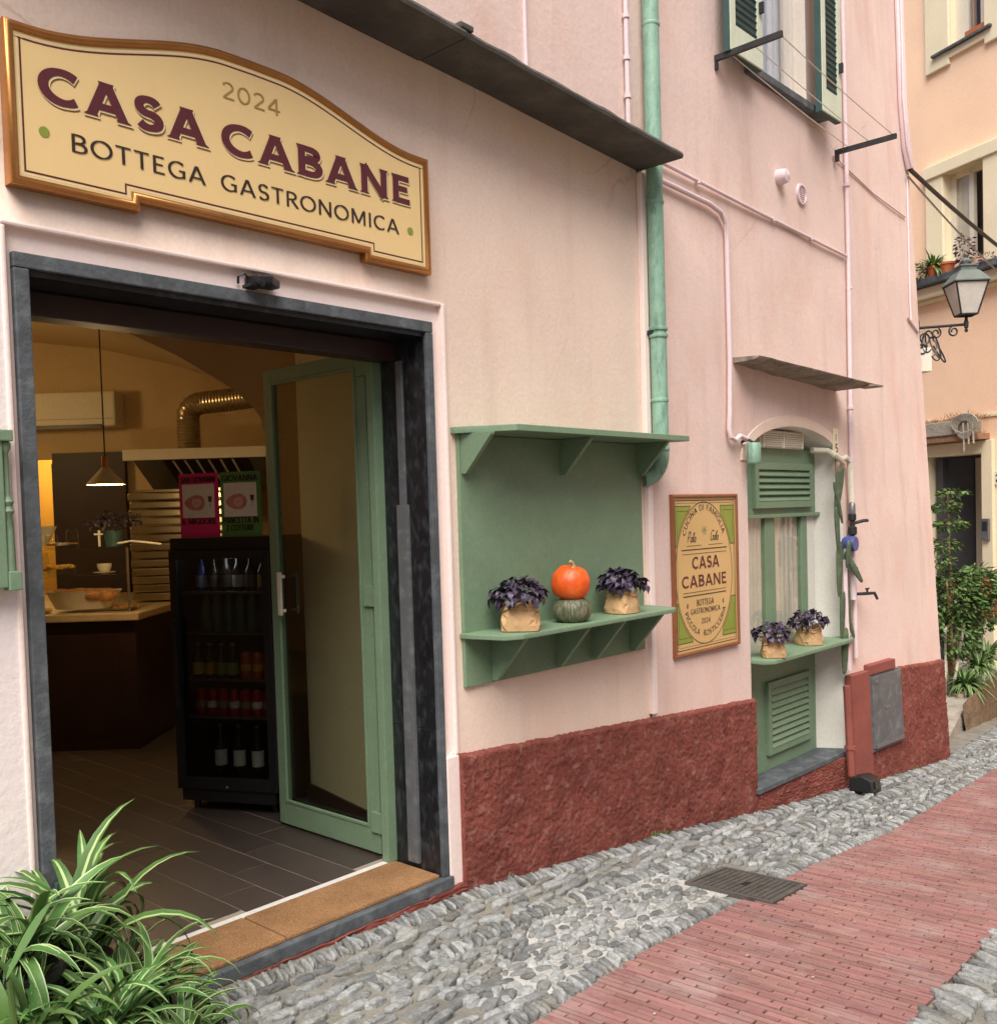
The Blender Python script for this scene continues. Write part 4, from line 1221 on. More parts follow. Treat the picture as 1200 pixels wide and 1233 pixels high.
# small green lamp
t = thing('wall_lamp', (5.93, -.08, 1.82), 'small green cylinder lamp hung at the left of the window arch', 'lamp')
MB().lathe([(0, 1.91), (.04, 1.91), (.045, 1.90), (.046, 1.785), (.04, 1.775), (0, 1.775)], 18, T(5.90, -.10, 0)).build('shade', m_greenold, t, smooth=True)
MB().tube([(5.90, .0, 1.92), (5.90, -.06, 1.935), (5.90, -.10, 1.91)], .01, 8).build('arm', m_iron, t)
# white gas pipe, valves
gp_ = [(7.12, .06, 1.905), (7.26, .0, 1.90), WP(7.36, 1.865, .04), WP(7.45, 1.835, .05), WP(7.55, 1.855, .05), WP(7.625, 1.82, .05), WP(7.64, 1.72, .05), WP(7.655, 1.50, .05)]
gw = pipe('gas_pipe', 'thick white bent pipe running from the window arch down to the gas valves', gp_, .023, m_acw)
gv = thing('gas_valves', WP(7.66, 1.3, .05), 'cluster of steel gas valves with a blue regulator right of the window', 'valves')
def at(xa, za, off): return T(*WP(xa, za, off))
MB().lathe([(.02, .06), (.026, .05), (.026, -.05), (.02, -.06)], 12, at(7.66, 1.43, .05)).build('nut', m_zinc, gv, smooth=True)
MB().lathe([(.012, .09), (.03, .07), (.03, .03), (.018, .02), (.018, -.02), (.034, -.03), (.034, -.08), (.012, -.1)], 12, at(7.66, 1.33, .05)).build('valve_body', m_iron, gv, smooth=True)
MB().tube([WP(7.66, 1.33, .05), WP(7.66, 1.33, .05)+Vector((.07, -.06, .02)), WP(7.66, 1.33, .05)+Vector((.12, -.07, .02))], .013, 8).build('lever', m_iron, gv)
MB().lathe([(0, .05), (.055, .05), (.06, .03), (.06, -.03), (.05, -.045), (0, -.05)], 18, at(7.60, 1.17, .07) @ RX(pi/2)).build('regulator', material('blue_regulator', S('3D4A86'), .4), gv, smooth=True)
MB().lathe([(.035, .04), (.045, .04), (.045, -.04), (.035, -.04)], 14, at(7.60, 1.17, .06) @ RY(pi/2)).build('housing', m_zinc, gv, smooth=True)
MB().tube([WP(7.53, 1.2, .05), WP(7.50, 1.0, .05)], .022, 8).build('coupling', m_zinc, gv, smooth=True)
MB().tube([WP(7.64, 1.12, .05), WP(7.655, .9, .05), WP(7.66, .72, .05)], .024, 10).build('pipe', m_wpipe, gv, smooth=True)
MB().lathe([(.03, .02), (.042, .02), (.042, -.02), (.03, -.02)], 14, at(7.65, .96, .05)).build('nut', m_zinc, gv, smooth=True)
pipe('gas_pipe', 'pale pipe dropping from the gas valves to the red base', [WP(7.49, 1.05, .05), WP(7.505, .6, .05), WP(7.545, .17, .05)], .021, m_wpipe)
tp = thing('garden_tap', WP(7.66, .75, .04), 'small brass tap sticking out of the pink wall above the red base', 'tap')
w0 = WP(7.655, .765, .04)
MB().tube([w0, w0+Vector((.10, -.07, .0)), w0+Vector((.155, -.105, .0)), w0+Vector((.175, -.12, -.05))], [.012, .013, .013, .010], 8).build('spout', m_iron, tp, smooth=True)
MB().tube([w0+Vector((.10, -.07, 0)), w0+Vector((.10, -.07, .035))], .008, 6).build('stem', m_iron, tp)
MB().tube([w0+Vector((.075, -.07, .037)), w0+Vector((.13, -.07, .037))], .008, 6).build('handle', m_iron, tp)
# cactus pads trained up the wall
cs = thing('climbing_cactus', WP(7.42, .1, .04), 'long grey green cactus pads hanging in a chain beside the white window reveal', 'cactus')
def pad(xa, za, w, l, tilt, off=.05, turn=-.6):
    bm_ = gourd(1, 1, 0, 0, .8, 16, 10)
    p = WP(xa, za, off)
    M = T(*p) @ RZ(turn) @ RY(tilt) @ SC(w*.55, .012, l*.92)
    o = MB(); o.v = [M @ Vector((q.x*(1+.25*q.z), q.y, q.z)) for q in bm_.v]; o.f = bm_.f
    o.build('pad', m_cactus, cs, smooth=True)
for a in ((7.41, 1.60, .06, .21, .15), (7.375, 1.27, .035, .24, -.05), (7.40, .98, .05, .26, .02), (7.44, .62, .04, .22, .05), (7.475, .33, .055, .22, .04), (7.40, 1.50, .03, .2, -.2), (7.67, .98, .05, .17, -.55, .10), (7.57, 1.09, .035, .13, .1, .10), (7.57, .67, .025, .24, -.06), (7.61, .49, .03, .09, -.3)): pad(*a)
MB().tube([WP(7.37, 1.86, .03), WP(7.39, 1.4, .03), WP(7.42, .8, .03), WP(7.47, .2, .03)], .010, 6).build('stem', m_dry, cs)
# meter cabinet in the red base
mc = thing('meter_cabinet', (7.95, -.2, -.5), 'grey metal meter cabinet door set in a smooth red surround in the base', 'meter cabinet')
def wbox(mb, x0, x1, z0, z1, d0, d1):
    vs = [Vector((x, bat(x, z)-d, z)) for z in (z0, z1) for d in (d1, d0) for x in (x0, x1)]
    mb.add([vs[i] for i in range(8)], [(0, 2, 3, 1), (4, 5, 7, 6), (0, 1, 5, 4), (2, 6, 7, 3), (0, 4, 6, 2), (1, 3, 7, 5)])
    return mb
wbox(MB(), 7.36, 7.66, H(7.5)-.02, .16, .0, .06).build('surround', m_redflat, mc, bevel=.008)
wbox(MB(), 7.66, 8.12, .12, .20, .0, .065).build('surround', m_redflat, mc, bevel=.008)
wbox(MB(), 7.665, 8.22, -.50, .115, .0, .055).build('frame', m_zincdark, mc, bevel=.004)
dr_ = wbox(MB(), 7.68, 8.205, -.47, .10, .05, .068).build('door', m_zincdark, mc, bevel=.003)
wbox(MB(), 7.70, 8.19, -.47, -.44, .06, .076).build('hinge_strip', m_zinc, dr_)
for (a, b, z) in ((7.72, 7.78, .05), (7.90, 7.97, -.18)): wbox(MB(), a, b, z, z+.025, .066, .072).build('latch', m_zinc, dr_)
pipe('drain_pipe', 'dark red painted drain pipe in the base beside the meter cabinet', [WP(7.50, .05, .07), WP(7.53, -.35, .07), WP(7.56, -.68, .08)], .028, m_redflat, clips=[WP(7.54, -.45, .07)])
# black bait box on the cobbles
bx = thing('bait_box', (7.25, -.27, H(7.25)), 'small black plastic box on the cobbles at the foot of the red base', 'box')
Mb = T(7.22, -.27, H(7.22)+.006) @ RZ(.1) @ RY(.11)
MB().yz([(-.09, 0), (.09, 0), (.09, .10), (.0, .125), (-.075, .095)], -.11, .11).warp(lambda p: Mb @ p).build('body', m_black, bx, bevel=.012)
MB().yz([(-.094, .03), (-.09, .03), (-.079, .085), (-.083, .085)], -.06, .06).warp(lambda p: Mb @ p).build('lid', m_black, bx)
MB().lathe([(.008, 0), (.0, .003)], 8, Mb @ T(-.06, -.094, .05) @ RX(pi/2)).build('lock', m_zinc, bx)
# camera over the door
cv = thing('security_camera', (2.18, -.06, 2.38), 'small black security camera mounted above the doorway lintel', 'camera')
MB().xy([(2.12, -.01), (2.135, -.07), (2.19, -.085), (2.255, -.04), (2.25, .012), (2.13, .016)], 2.386, 2.42).build('housing', m_black, cv, bevel=.008)
MB().lathe([(.015, 0), (.015, .015), (.0, .018)], 14, T(2.145, -.065, 2.388) @ RX(pi/2)).build('lens', m_black, cv, smooth=True)
MB().box(2.11, 2.16, -.06, .0, 2.374, 2.387).build('bracket', m_black, cv, bevel=.003)
MB().tube([(2.10, .01, 2.395), (2.085, -.015, 2.415), (2.10, -.03, 2.425), (2.13, -.02, 2.41)], .005, 6).build('cable', m_black, cv, smooth=True)
# green shutter left of the door
ls = thing('side_shutter', (1.0, -.06, 1.3), 'green painted wooden shutter leaf with turned edge post, cut off at the left edge', 'shutter')
MB().box(.80, 1.195, -.065, -.02, 1.315, 1.77).build('panel', m_green, ls, bevel=.004)
MB().box(.78, 1.225, -.075, -.012, 1.765, 1.80).build('top_rail', m_green, ls, bevel=.004)
MB().lathe([(.008, .40), (.018, .39), (.018, .375), (.010, .36), (.009, .23), (.02, .21), (.014, .195), (.02, .18), (.012, .165), (.016, .12), (.018, -.02), (.010, -.03)], 12, T(1.208, -.045, 1.37)).build('turned_post', m_green, ls, smooth=True)
MB().box(1.195, 1.235, -.07, -.018, 1.305, 1.365).build('block', m_green, ls, bevel=.004)
MB().box(1.199, 1.205, -.06, -.03, 1.40, 1.52).build('hinge', m_green, ls)

# ================================================================== street lamp on the corner
lp = thing('street_lamp', (9.33, .0, 3.05), 'black iron street lantern on a scrolled bracket at the far corner of the pink house', 'street lamp')
base = Vector((9.27, .03, 3.075)); dv = Vector((.36, -.33, .03))
MB().tube([base, base+dv*.5, base+dv], .013, 8).build('arm', m_iron, lp, smooth=True)
MB().box(9.245, 9.29, -.0, .06, 2.86, 3.14).build('wall_plate', m_iron, lp)
du = dv.normalized()
def scroll(c, r, a0, a1, k=20, fade=.6):
    return [c+du*(r*(1-fade*i/k)*cos(radians(a0+(a1-a0)*i/k)))+Vector((0, 0, r*(1-fade*i/k)*sin(radians(a0+(a1-a0)*i/k)))) for i in range(k+1)]
for a in ((base+dv*.75+Vector((0, 0, -.055)), .05, 100, 560), (base+dv*.40+Vector((0, 0, -.06)), .05, 60, -380), (base+dv*.16+Vector((0, 0, -.10)), .075, 150, 600), (base+dv*.12+Vector((0, 0, -.2)), .05, 90, -300)):
    MB().tube(scroll(*a), .008, 6).build('scroll', m_iron, lp, smooth=True)
tip = base+dv
MB().lathe([(.0, -.075), (.014, -.065), (.016, -.05), (.008, -.04), (.018, -.03), (.022, .02), (.014, .04), (.012, .085)], 12, T(*tip)).build('post', m_iron, lp, smooth=True)
lb = tip+Vector((0, 0, .085))
MQ = T(*lb) @ RZ(YAW+.12+pi/4*0+.62)
def frust(mb, r0, z0, r1, z1):
    mb.lathe([(r0, z0), (r1, z1)], 4, MQ)
cage = MB()
for j in range(4):
    a = pi/2*j
    p0, p1 = Vector((.105*cos(a), .105*sin(a), 0)), Vector((.205*cos(a), .205*sin(a), .285))
    cage.tube([MQ @ p0, MQ @ p1], .008, 6)
    q0, q1 = Vector((.105*cos(a+pi/2), .105*sin(a+pi/2), 0)), Vector((.205*cos(a+pi/2), .205*sin(a+pi/2), .285))
    cage.tube([MQ @ p0, MQ @ q0], .009, 6); cage.tube([MQ @ p1, MQ @ q1], .011, 6)
cage.build('cage', m_iron, lp)
gl = MB()
for j in range(4):
    a, b = pi/2*j, pi/2*(j+1)
    vs = [(.103*cos(a), .103*sin(a), 0), (.103*cos(b), .103*sin(b), 0), (.200*cos(b), .200*sin(b), .28), (.200*cos(a), .200*sin(a), .28)]
    g1 = MB(); g1.add([MQ @ Vector(p) for p in vs], [(0, 1, 2, 3)]); g1.build('pane', m_frost, lp)
MB().lathe([(.225, .285), (.225, .295), (.13, .385), (.10, .40), (.10, .43), (.115, .435), (.115, .445), (.05, .46), (.045, .50), (.02, .52), (.0, .54)], 4, MQ).build('hood', m_lampgreen, lp)
MB().lathe([(.04, .44), (.055, .45), (.05, .48), (.02, .5), (.012, .55), (0, .56)], 12, T(*lb)).build('finial', m_iron, lp, smooth=True)
jb = thing('junction_box', (9.36, .02, 2.75), 'pale grey junction box with coiled cables under the street lamp bracket', 'junction box')
MB().box(-.09, .09, -.06, .06, -.11, .11, T(9.36, .03, 2.79) @ RZ(-.75)).build('box', m_acw, jb, bevel=.008)
for k in range(5):
    c_ = base+dv*(.28+.05*k)+Vector((0, 0, -.13-.02*k)); r_ = .10+.02*(k % 3)
    MB().tube([c_+du*(r_*.55*cos(a+k))+Vector((.02*sin(a), .02, r_*sin(a+k*.7))) for a in [2*pi*i/18 for i in range(17)]], .007, 6).build('cable', m_zinc if k % 2 else m_iron, jb, smooth=True)

# ================================================================== orange house across the end of the lane
OB = Matrix(((-.43256, .90161, 0, 14.7646), (-.90161, -.43256, 0, 1.4202), (0, 0, 1, 0), (0, 0, 0, 1)))
oh = thing('orange_house', (14.76, 1.42, -1), 'orange plastered house with cream window surrounds facing down the lane', 'house')
def obox(name, s0, s1, d0, d1, z0, z1, mat, par=oh, bevel=0): return MB().box(s0, s1, d0, d1, z0, z1, OB).build(name, mat, par, bevel=bevel)
polys = [[(-5, -2.5), (7, -2.5), (7, 13), (-5, 13)], [(-.47, -.95), (.50, -.95), (.50, 2.12), (-.47, 2.12)], [(.02, 7.83), (.62, 7.83), (.62, 9.6), (.02, 9.6)], [(-.11, 4.84), (.58, 4.84), (.58, 6.12), (-.11, 6.12)]]
pv = [[Vector((a, b, 0)) for a, b in q] for q in polys]
tri = geometry.tessellate_polygon(pv); fl = [p for q in pv for p in q]
mb = MB(); mb.add([OB @ Vector((p.x, 0, p.y)) for p in fl], [tuple(t) for t in tri])
mb.build('front_wall', m_orange, oh)
obox('end_wall', -5.3, -5, 0, 6, -2.5, 13, m_orange); obox('end_wall', 7, 7.3, 0, 6, -2.5, 13, m_orange)
obox('inner_wall', -1.5, 2, .9, 1.0, -2.5, 11, m_darkroom)
for (s0, s1, z0, z1) in ((-.47, .50, -.95, 2.12), (.02, .62, 7.83, 9.6), (-.11, .58, 4.84, 6.12)):
    rv = MB()
    q = [(s0, z0), (s1, z0), (s1, z1), (s0, z1)]
    for i in range(4):
        a, b = q[i], q[(i+1) % 4]
        rv.add([OB @ Vector(p) for p in ((a[0], -.001, a[1]), (b[0], -.001, b[1]), (b[0], .22, b[1]), (a[0], .22, a[1]))], [(0, 1, 2, 3)])
    rv.build('window_reveal', m_ocream, oh)
# upper window
obox('window_surround', -.40, .02, -.05, .0, 7.62, 9.8, m_ocream, bevel=.01); obox('window_surround', .62, 1.0, -.05, .0, 7.62, 9.8, m_ocream, bevel=.01)
obox('window_surround', .02, .62, -.048, .0, 7.70, 7.80, m_ocream, bevel=.008)
obox('window_sill', -.25, .75, -.10, .05, 7.80, 7.835, m_slate, bevel=.004)
obox('window_frame', .02, .24, .10, .16, 7.84, 9.6, m_acw); obox('window_frame', .30, .33, .10, .15, 7.84, 9.6, m_woodfr); obox('window_frame', .44, .50, .10, .15, 7.84, 9.6, m_acw)
obox('pane', .24, .62, .12, .125, 7.84, 9.6, m_glass)
fb = MB().box(.26, .60, .0, .09, 7.84, 7.95, OB).build('flower_box', m_terra); tag(fb, 'terracotta flower box on the upper sill of the orange house', 'flower box')
# middle window with ledge
obox('window_surround', -.42, -.11, -.06, .0, 4.66, 6.14, m_ocream, bevel=.01); obox('window_surround', .58, .86, -.06, .0, 4.66, 6.14, m_ocream, bevel=.01)
obox('window_surround', -.46, .90, -.09, .0, 6.12, 6.30, m_ocream, bevel=.012)
obox('window_frame', -.11, -.01, .10, .16, 4.84, 6.12, m_acw); obox('window_frame', .21, .29, .10, .16, 4.84, 6.12, m_acw); obox('window_frame', -.01, .58, .10, .15, 6.04, 6.12, m_ocream)
obox('pane', -.01, .21, .12, .125, 4.84, 6.04, m_glass); obox('curtain', -.01, .21, .14, .15, 4.84, 6.04, m_creamcloth)
obox('pane', .29, .58, .20, .205, 4.84, 6.04, m_glass)
obox('ledge', -3, 4, -.26, .0, 4.58, 4.68, m_slate, bevel=.01); obox('ledge_moulding', -3, 4, -.16, .0, 4.42, 4.575, m_ocream, bevel=.02); obox('ledge_moulding', -3, 4, -.07, .0, 4.36, 4.415, m_ocream, bevel=.01)
obox('plaster_band', -3, 4, -.02, .0, 2.62, 2.66, m_ocream)
# doorway
obox('door_surround', -.60, -.47, -.06, .0, -.95, 2.30, m_ocream, bevel=.008); obox('door_surround', .50, .68, -.06, .0, -.95, 2.30, m_ocream, bevel=.008)
obox('door_surround', -.47, .50, -.058, .0, 2.12, 2.30, m_ocream, bevel=.008)
obox('door_leaf', -.42, -.30, .08, .75, -.95, 2.1, m_darkframe); obox('door_leaf', -.28, .05, .7, .78, -.95, 2.1, m_acw)
for k in range(5): obox('shelf', .05, .47, .55, .8, -.3+.38*k, -.28+.38*k, m_zinc)
nt_ = thing('house_number', OB @ Vector((.72, -.01, 1.78)), 'small white plaque with a number 2 beside the dark doorway', 'sign')
MB().box(.68, .80, -.02, .0, 1.68, 1.86, OB).build('plaque', m_acw, nt_)
tx = text_mb(MB(), '2', .70, 1.72, .10, 0, -.0205, .2, .14); tx.v = [OB @ p for p in tx.v]; tx.build('number_print', m_ink, nt_)
ic = thing('intercom', OB @ Vector((.58, -.06, 1.0)), 'grey metal intercom panel on the right jamb of the dark doorway', 'intercom')
MB().box(.52, .64, -.10, -.06, .92, 1.22, OB).build('case', m_zinc, ic, bevel=.006)
MB().box(.54, .62, -.105, -.10, 1.05, 1.18, OB).build('panel', m_iron, ic)
# planter over the door, with dry growth
pt = thing('door_planter', OB @ Vector((0, -.2, 2.3)), 'weathered planter trough full of dry brown growth over the dark doorway', 'planter')
MB().box(-.62, .46, -.24, .0, 2.40, 2.60, OB).build('trough', m_conc, pt, bevel=.015)
MB().box(-.62, .60, -.22, .0, 2.31, 2.395, OB).build('shelf', m_dry, pt, bevel=.01)
tw = MB()
for i in range(620):
    s = U(-.62, .60); z = 2.60 if i % 3 else U(2.33, 2.4)
    p = OB @ Vector((s, U(-.22, -.05), z))
    d = Vector((U(-1, 1), U(-1, 1), U(.1, 1.3))).normalized()*U(.05, .19)*(1 if -.1 < s < .5 else .6)
    w_ = Vector((U(-1, 1), U(-1, 1), 0)).normalized()*.005
    n = len(tw.v); tw.v += [p-w_, p+w_, p+d*.6+Vector((0, 0, .01)), p+d]; tw.f += [(n, n+1, n+2), (n+1, n+3, n+2)]
o = tw.build('dry_growth', m_dry, pt); o['kind'] = 'stuff'
lat = MB()
for k in range(5): lat.tube([OB @ Vector((.42+.22*cos(a)*(.6+.1*k), -.27, 2.46+.13*sin(a)+.02*k)) for a in [2*pi*i/14 for i in range(14)]], .012, 5, closed=True)
for s in (.40, .48, .56): lat.tube([OB @ Vector((s, -.27, 2.55)), OB @ Vector((s+.01, -.27, 2.25-.1*(s < .45)))], .013, 5)
lat.build('hose_coil', m_conc, pt)

# ------------------------------------------------------------------ planting bed, gate, bush
tb = thing('planting_bed', (12.5, .8, -1), 'raised planting bed with rough concrete corner and brown stone edge beyond the pink house', 'planter')
mb = MB()
topc = [(9.95, .05, -.93), (11.4, .36, -.94), (12.6, .60, -.90), (13.2, .68, -.86), (15.2, .9, -.80), (14.9, 3.2, -.85), (9.6, 3.4, -.93)]
botc = [(9.85, .0, -1.4), (11.4, .34, -1.5), (12.65, .46, -1.6), (13.3, .52, -1.6), (15.2, .75, -1.9), (14.9, 3.2, -1.9), (9.6, 3.4, -1.5)]
mb.add([Vector(p) for p in topc+botc], [tuple(range(7))[::-1]]+[(i, (i+1) % 7, 7+(i+1) % 7, 7+i) for i in range(7)])
mb.build('bed', m_conc, tb)
mb = MB(); k = 26
for i in range(k+1):
    t = i/k; x = 11.5+3.6*t; y = .345+.42*t
    for j in range(6):
        z = H(x)-.05+(-.80+.04*t-H(x)+.05)*j/5
        mb.v.append(Vector((x+.02*noise.noise((x*5, z*7, 1)), y-.02-.035*noise.noise((x*6, z*8, 5))+.03*j/5, z)))
for i in range(k): mb.f += [(i*6+j, i*6+6+j, i*6+7+j, i*6+1+j) for j in range(5)]
mb.build('edge_wall', m_earthwall, tb, smooth=True)
def leafcloud(mb, cen, rad, n, size, r, droop=.3, shell=.5, asp=.45):
    for i in range(n):
        d = Vector((r.gauss(0, 1), r.gauss(0, 1), r.gauss(0, 1))).normalized()
        q = r.uniform(shell, 1)**.5
        p = Vector((cen[0]+d.x*rad[0]*q, cen[1]+d.y*rad[1]*q, cen[2]+d.z*rad[2]*q))
        l = size*r.uniform(.6, 1.3)
        a = Vector((d.x+r.uniform(-.8, .8), d.y+r.uniform(-.8, .8), d.z*.4+r.uniform(-.6, .4)-droop)).normalized()
        b = a.cross(Vector((r.uniform(-1, 1), r.uniform(-1, 1), 1))).normalized()*asp*l*.5
        n_ = len(mb.v)
        mb.v += [p, p+a*l*.45+b, p+a*l, p+a*l*.45-b]
        mb.f.append((n_, n_+1, n_+2, n_+3))
r = random.Random(31)
bs = thing('leafy_bush', (12.75, .85, -.9), 'tall dense dark green bush growing in front of the dark doorway', 'bush')
mb = MB()
for (c_, rd, n_) in (((12.75, .80, .30), (.32, .30, .36), 640), ((12.95, .60, .42), (.22, .22, .26), 340), ((12.55, 1.0, .20), (.22, .22, .33), 280), ((12.75, .85, -.15), (.36, .3, .34), 560), ((12.98, .62, .05), (.2, .2, .24), 220), ((12.7, .9, .95), (.17, .17, .07), 75), ((12.72, .84, 1.2), (.19, .19, .06), 85), ((12.66, .88, 1.42), (.16, .16, .05), 70), ((12.70, .80, 1.58), (.17, .17, .04), 50), ((12.62, .95, .75), (.2, .18, .08), 70)):
    leafcloud(mb, c_, rd, int(n_*2.1), .08, r)
o = mb.build('foliage', m_bushleaf, bs)
mb = MB()
for k in range(4): mb.tube([(12.75+.05*k, .8+.04*k, -.92), (12.72+.1*(k-1.5), .8+.05*k, -.2), (12.7+.15*(k-1.5), .82, .5)], [.022, .018, .01], 7)
mb.tube([(12.72, .84, .3), (12.7, .86, 1.0), (12.68, .86, 1.58)], [.018, .013, .006], 7)
mb.build('trunk', m_dry, bs)
def spider_far(loc, rad, n, seed, label, sz=.34):
    r = random.Random(seed); mb = MB(); uvs = []
    for i in range(n):
        a = r.uniform(0, 2*pi); el_ = r.uniform(.3, 1.3); l = sz*r.uniform(.6, 1.15); w = .020*r.uniform(.7, 1.3)
        d = Vector((cos(a), sin(a), 0)); s_ = Vector((-sin(a), cos(a), 0))
        n0 = len(mb.v); k = 6
        p = Vector(loc)+d*r.uniform(0, .05)
        for j in range(k+1):
            t = j/k; h = l*(sin(el_)*t*1.2-1.05*t*t*cos(el_)); q = p+d*(l*(cos(el_)*t+.25*t*t*sin(el_)))*rad+Vector((0, 0, h))
            ww = w*(1-t**2.5)*(.6+.4*min(1, t*4)); mb.v += [q-s_*ww, q+s_*ww]
        for j in range(k): mb.f.append((n0+2*j, n0+2*j+1, n0+2*j+3, n0+2*j+2)); uvs.append([(0, 0), (1, 0), (1, 1), (0, 1)])
    t = thing('spider_plant', loc, label, 'plant')
    me = mb.mesh('foliage', None, T(*loc).inverted())
    uvl = me.uv_layers.new(name='UVMap')
    for poly in me.polygons:
        for li, lo in enumerate(poly.loop_indices): uvl.data[lo].uv = (((me.loops[lo].vertex_index) % 2), 0)
    me.materials.append(m_spiderE)
    o = bpy.data.objects.new('foliage', me); COL.objects.link(o); o.parent = t
    return t
spider_far((12.60, .66, -.80), 1, 150, 1, 'pale striped spider plant at the front end of the raised bed')
spider_far((12.92, .60, -.62), 1, 130, 2, 'middle spider plant on the raised bed, by the wooden gate', .32)
spider_far((13.35, .62, -.55), 1, 120, 3, 'spider plant farthest along the raised bed, at the right edge', .32)
spider_far((12.40, 1.02, -.25), .8, 90, 4, 'dark long leaved plant low in front of the bush', .42)
spider_far((12.35, 1.05, .15), .7, 70, 14, 'dark strap leaved plant climbing the left side of the bush', .36)
gt = thing('wooden_gate', (12.95, .5, -.1), 'small weathered wooden gate leaning behind the spider plants', 'gate')
Mg = T(13.05, .42, .02) @ RZ(radians(70)) @ RY(.12)
for k in range(4): MB().box(-.16+.10*k, -.08+.10*k, -.01, .01, -.02, .52, Mg).build('plank', m_terra, gt)
for (a, b, c_, e) in ((-.2, -.16, -.05, .60), (.24, .28, -.05, .60)): MB().box(a, b, -.02, .02, c_, e, Mg).build('stile', m_wood, gt)
for z in (-.05, .53): MB().box(-.16, .24, -.022, .018, z, z+.05, Mg).build('rail', m_wood, gt)
for i, (lab, a, b, rr, mt) in enumerate((('dark grey metal post at the corner of the raised bed', (12.42, .88, -.95), (12.44, .88, -.02), .026, m_iron), ('white painted stick leaning against the plants on the raised bed', (12.50, .78, -.9), (12.72, .70, -.05), .018, m_acw), ('upright white stick behind the grey post', (12.47, .85, -.92), (12.48, .84, -.1), .014, m_acw), ('bent white stick joined to the top of the grey post', (12.46, .86, -.12), (12.68, .72, .12), .016, m_acw), ('pale wooden stake among the spider plants', (12.74, .70, -.7), (12.86, .62, -.15), .014, m_wood), ('grey wooden stake beneath the bush', (12.66, .76, -.8), (12.66, .76, -.1), .018, m_wood))):
    tag(MB().tube([a, b], rr, 8).build('garden_stake', mt), lab, 'stake')
for k in range(2): tag(MB().box(-.13, .13, -.05, .05, -.02, .02, T(12.50+.05*k, .74-.05*k, -.885+.02*k) @ RZ(.9)).build('wood_block', m_wood), ('lower', 'upper')[k]+' dark wooden block at the foot of the white stick', 'wood')
# plants on the ledge of the orange house
for k, (s, lab) in enumerate(((-.45, 'bushy green plant at the left end of the ledge'), (-.20, 'bright striped spider plant in a pot on the ledge'))):
    c_ = OB @ Vector((s, -.16, 4.80))
    if k: spider_far(tuple(c_), 1, 110, 40, lab+' of the orange house', .30)
    else:
        t = thing('ledge_plant', c_, lab+' of the orange house', 'plant'); mb = MB(); leafcloud(mb, c_, (.2, .16, .16), 260, .06, r); mb.build('foliage', m_bushleaf, t)
c_ = OB @ Vector((.36, -.16, 4.95)); t = thing('ledge_plant', c_, 'purple leaved plant on the ledge behind the street lantern', 'plant'); mb = MB(); leafcloud(mb, c_, (.14, .12, .22), 220, .06, r); mb.build('foliage', m_purple, t)
c_ = OB @ Vector((.72, -.16, 4.74)); t = thing('ledge_plant', c_, 'low purple plants at the right end of the ledge', 'plant'); mb = MB(); leafcloud(mb, c_, (.2, .1, .07), 130, .05, r); mb.build('foliage', m_purple, t)
for k, s in enumerate((-.17, .06)):
    t = thing('flower_pot', OB @ Vector((s, -.16, 4.68)), ('terracotta pot under the striped spider plant on the ledge', 'second terracotta pot on the ledge, nearer the lantern')[k], 'pot')
    MB().lathe([(0, 0), (.075, 0), (.10, .12), (.11, .12), (.11, .15), (.09, .15), (.09, .11), (0, .11)], 16, OB @ T(s, -.16, 4.681)).build('pot', m_terra, t, smooth=True)

# ================================================================== front steps: coir mats, spider plants by the door
for k, (x0, x1) in enumerate(((1.36, 2.196), (2.206, 3.036))):
    tag(MB().box(x0, x1, .004, .312, -.159, -.143).build('door_mat', m_coir, bevel=.004), ('brown coir mat on the threshold, half under the spider plants', 'brown coir mat on the threshold by the dark marble jamb')[k], 'doormat')
def strap_leaf(seed, wide=.03, droop=1.0):
    r = random.Random(seed); mb = MB(); k = 10
    bend = r.uniform(.9, 1.9)*droop
    for j in range(k+1):
        t = j/k
        x = sin(t*bend)/bend; z = (1-cos(t*bend*1.0))/bend
        x, z = x, z
        a = t*bend*1.6
        w = wide*(min(1, .45+t*2.2))*(1-t**3)
        mb.v += [Vector((0, -w, 0)), Vector((0, 0, -w*.35)), Vector((0, w, 0))]
    # arch: integrate direction
    p = Vector((0, 0, 0)); ang = r.uniform(1.15, 1.45); pos = []
    for j in range(k+1):
        pos.append((p.copy(), ang)); ang -= bend*(.10+.23*(j/k)); p += Vector((cos(ang), 0, sin(ang)))/k
    for j in range(k+1):
        tw = 0
        for q in range(3):
            v = mb.v[j*3+q]; n_ = Vector((-sin(pos[j][1]), 0, cos(pos[j][1])))
            mb.v[j*3+q] = pos[j][0]+Vector((0, v.y, 0))+n_*(-v.z*-1)
    for j in range(k): mb.f += [(j*3, j*3+3, j*3+4, j*3+1), (j*3+1, j*3+4, j*3+5, j*3+2)]
    return mb
def strap_mesh(seed, mat, wide, droop):
    mb = strap_leaf(seed, wide, droop)
    me = bpy.data.meshes.new('leaf'); me.from_pydata([tuple(v) for v in mb.v], [], mb.f)
    me.polygons.foreach_set('use_smooth', [True]*len(me.polygons))
    uvl = me.uv_layers.new(name='UVMap')
    for lo in me.loops: uvl.data[lo.index].uv = ((lo.vertex_index % 3)/2, (lo.vertex_index//3)/10)
    me.materials.append(mat); return me
SL = {m_: [strap_mesh(i, m_, w, d) for i, (w, d) in enumerate(((.040, .9), (.046, 1.1), (.036, 1.3), (.052, .7), (.042, 1.0), (.034, 1.2)))] for m_ in (m_spiderE, m_spiderC, m_leaf)}
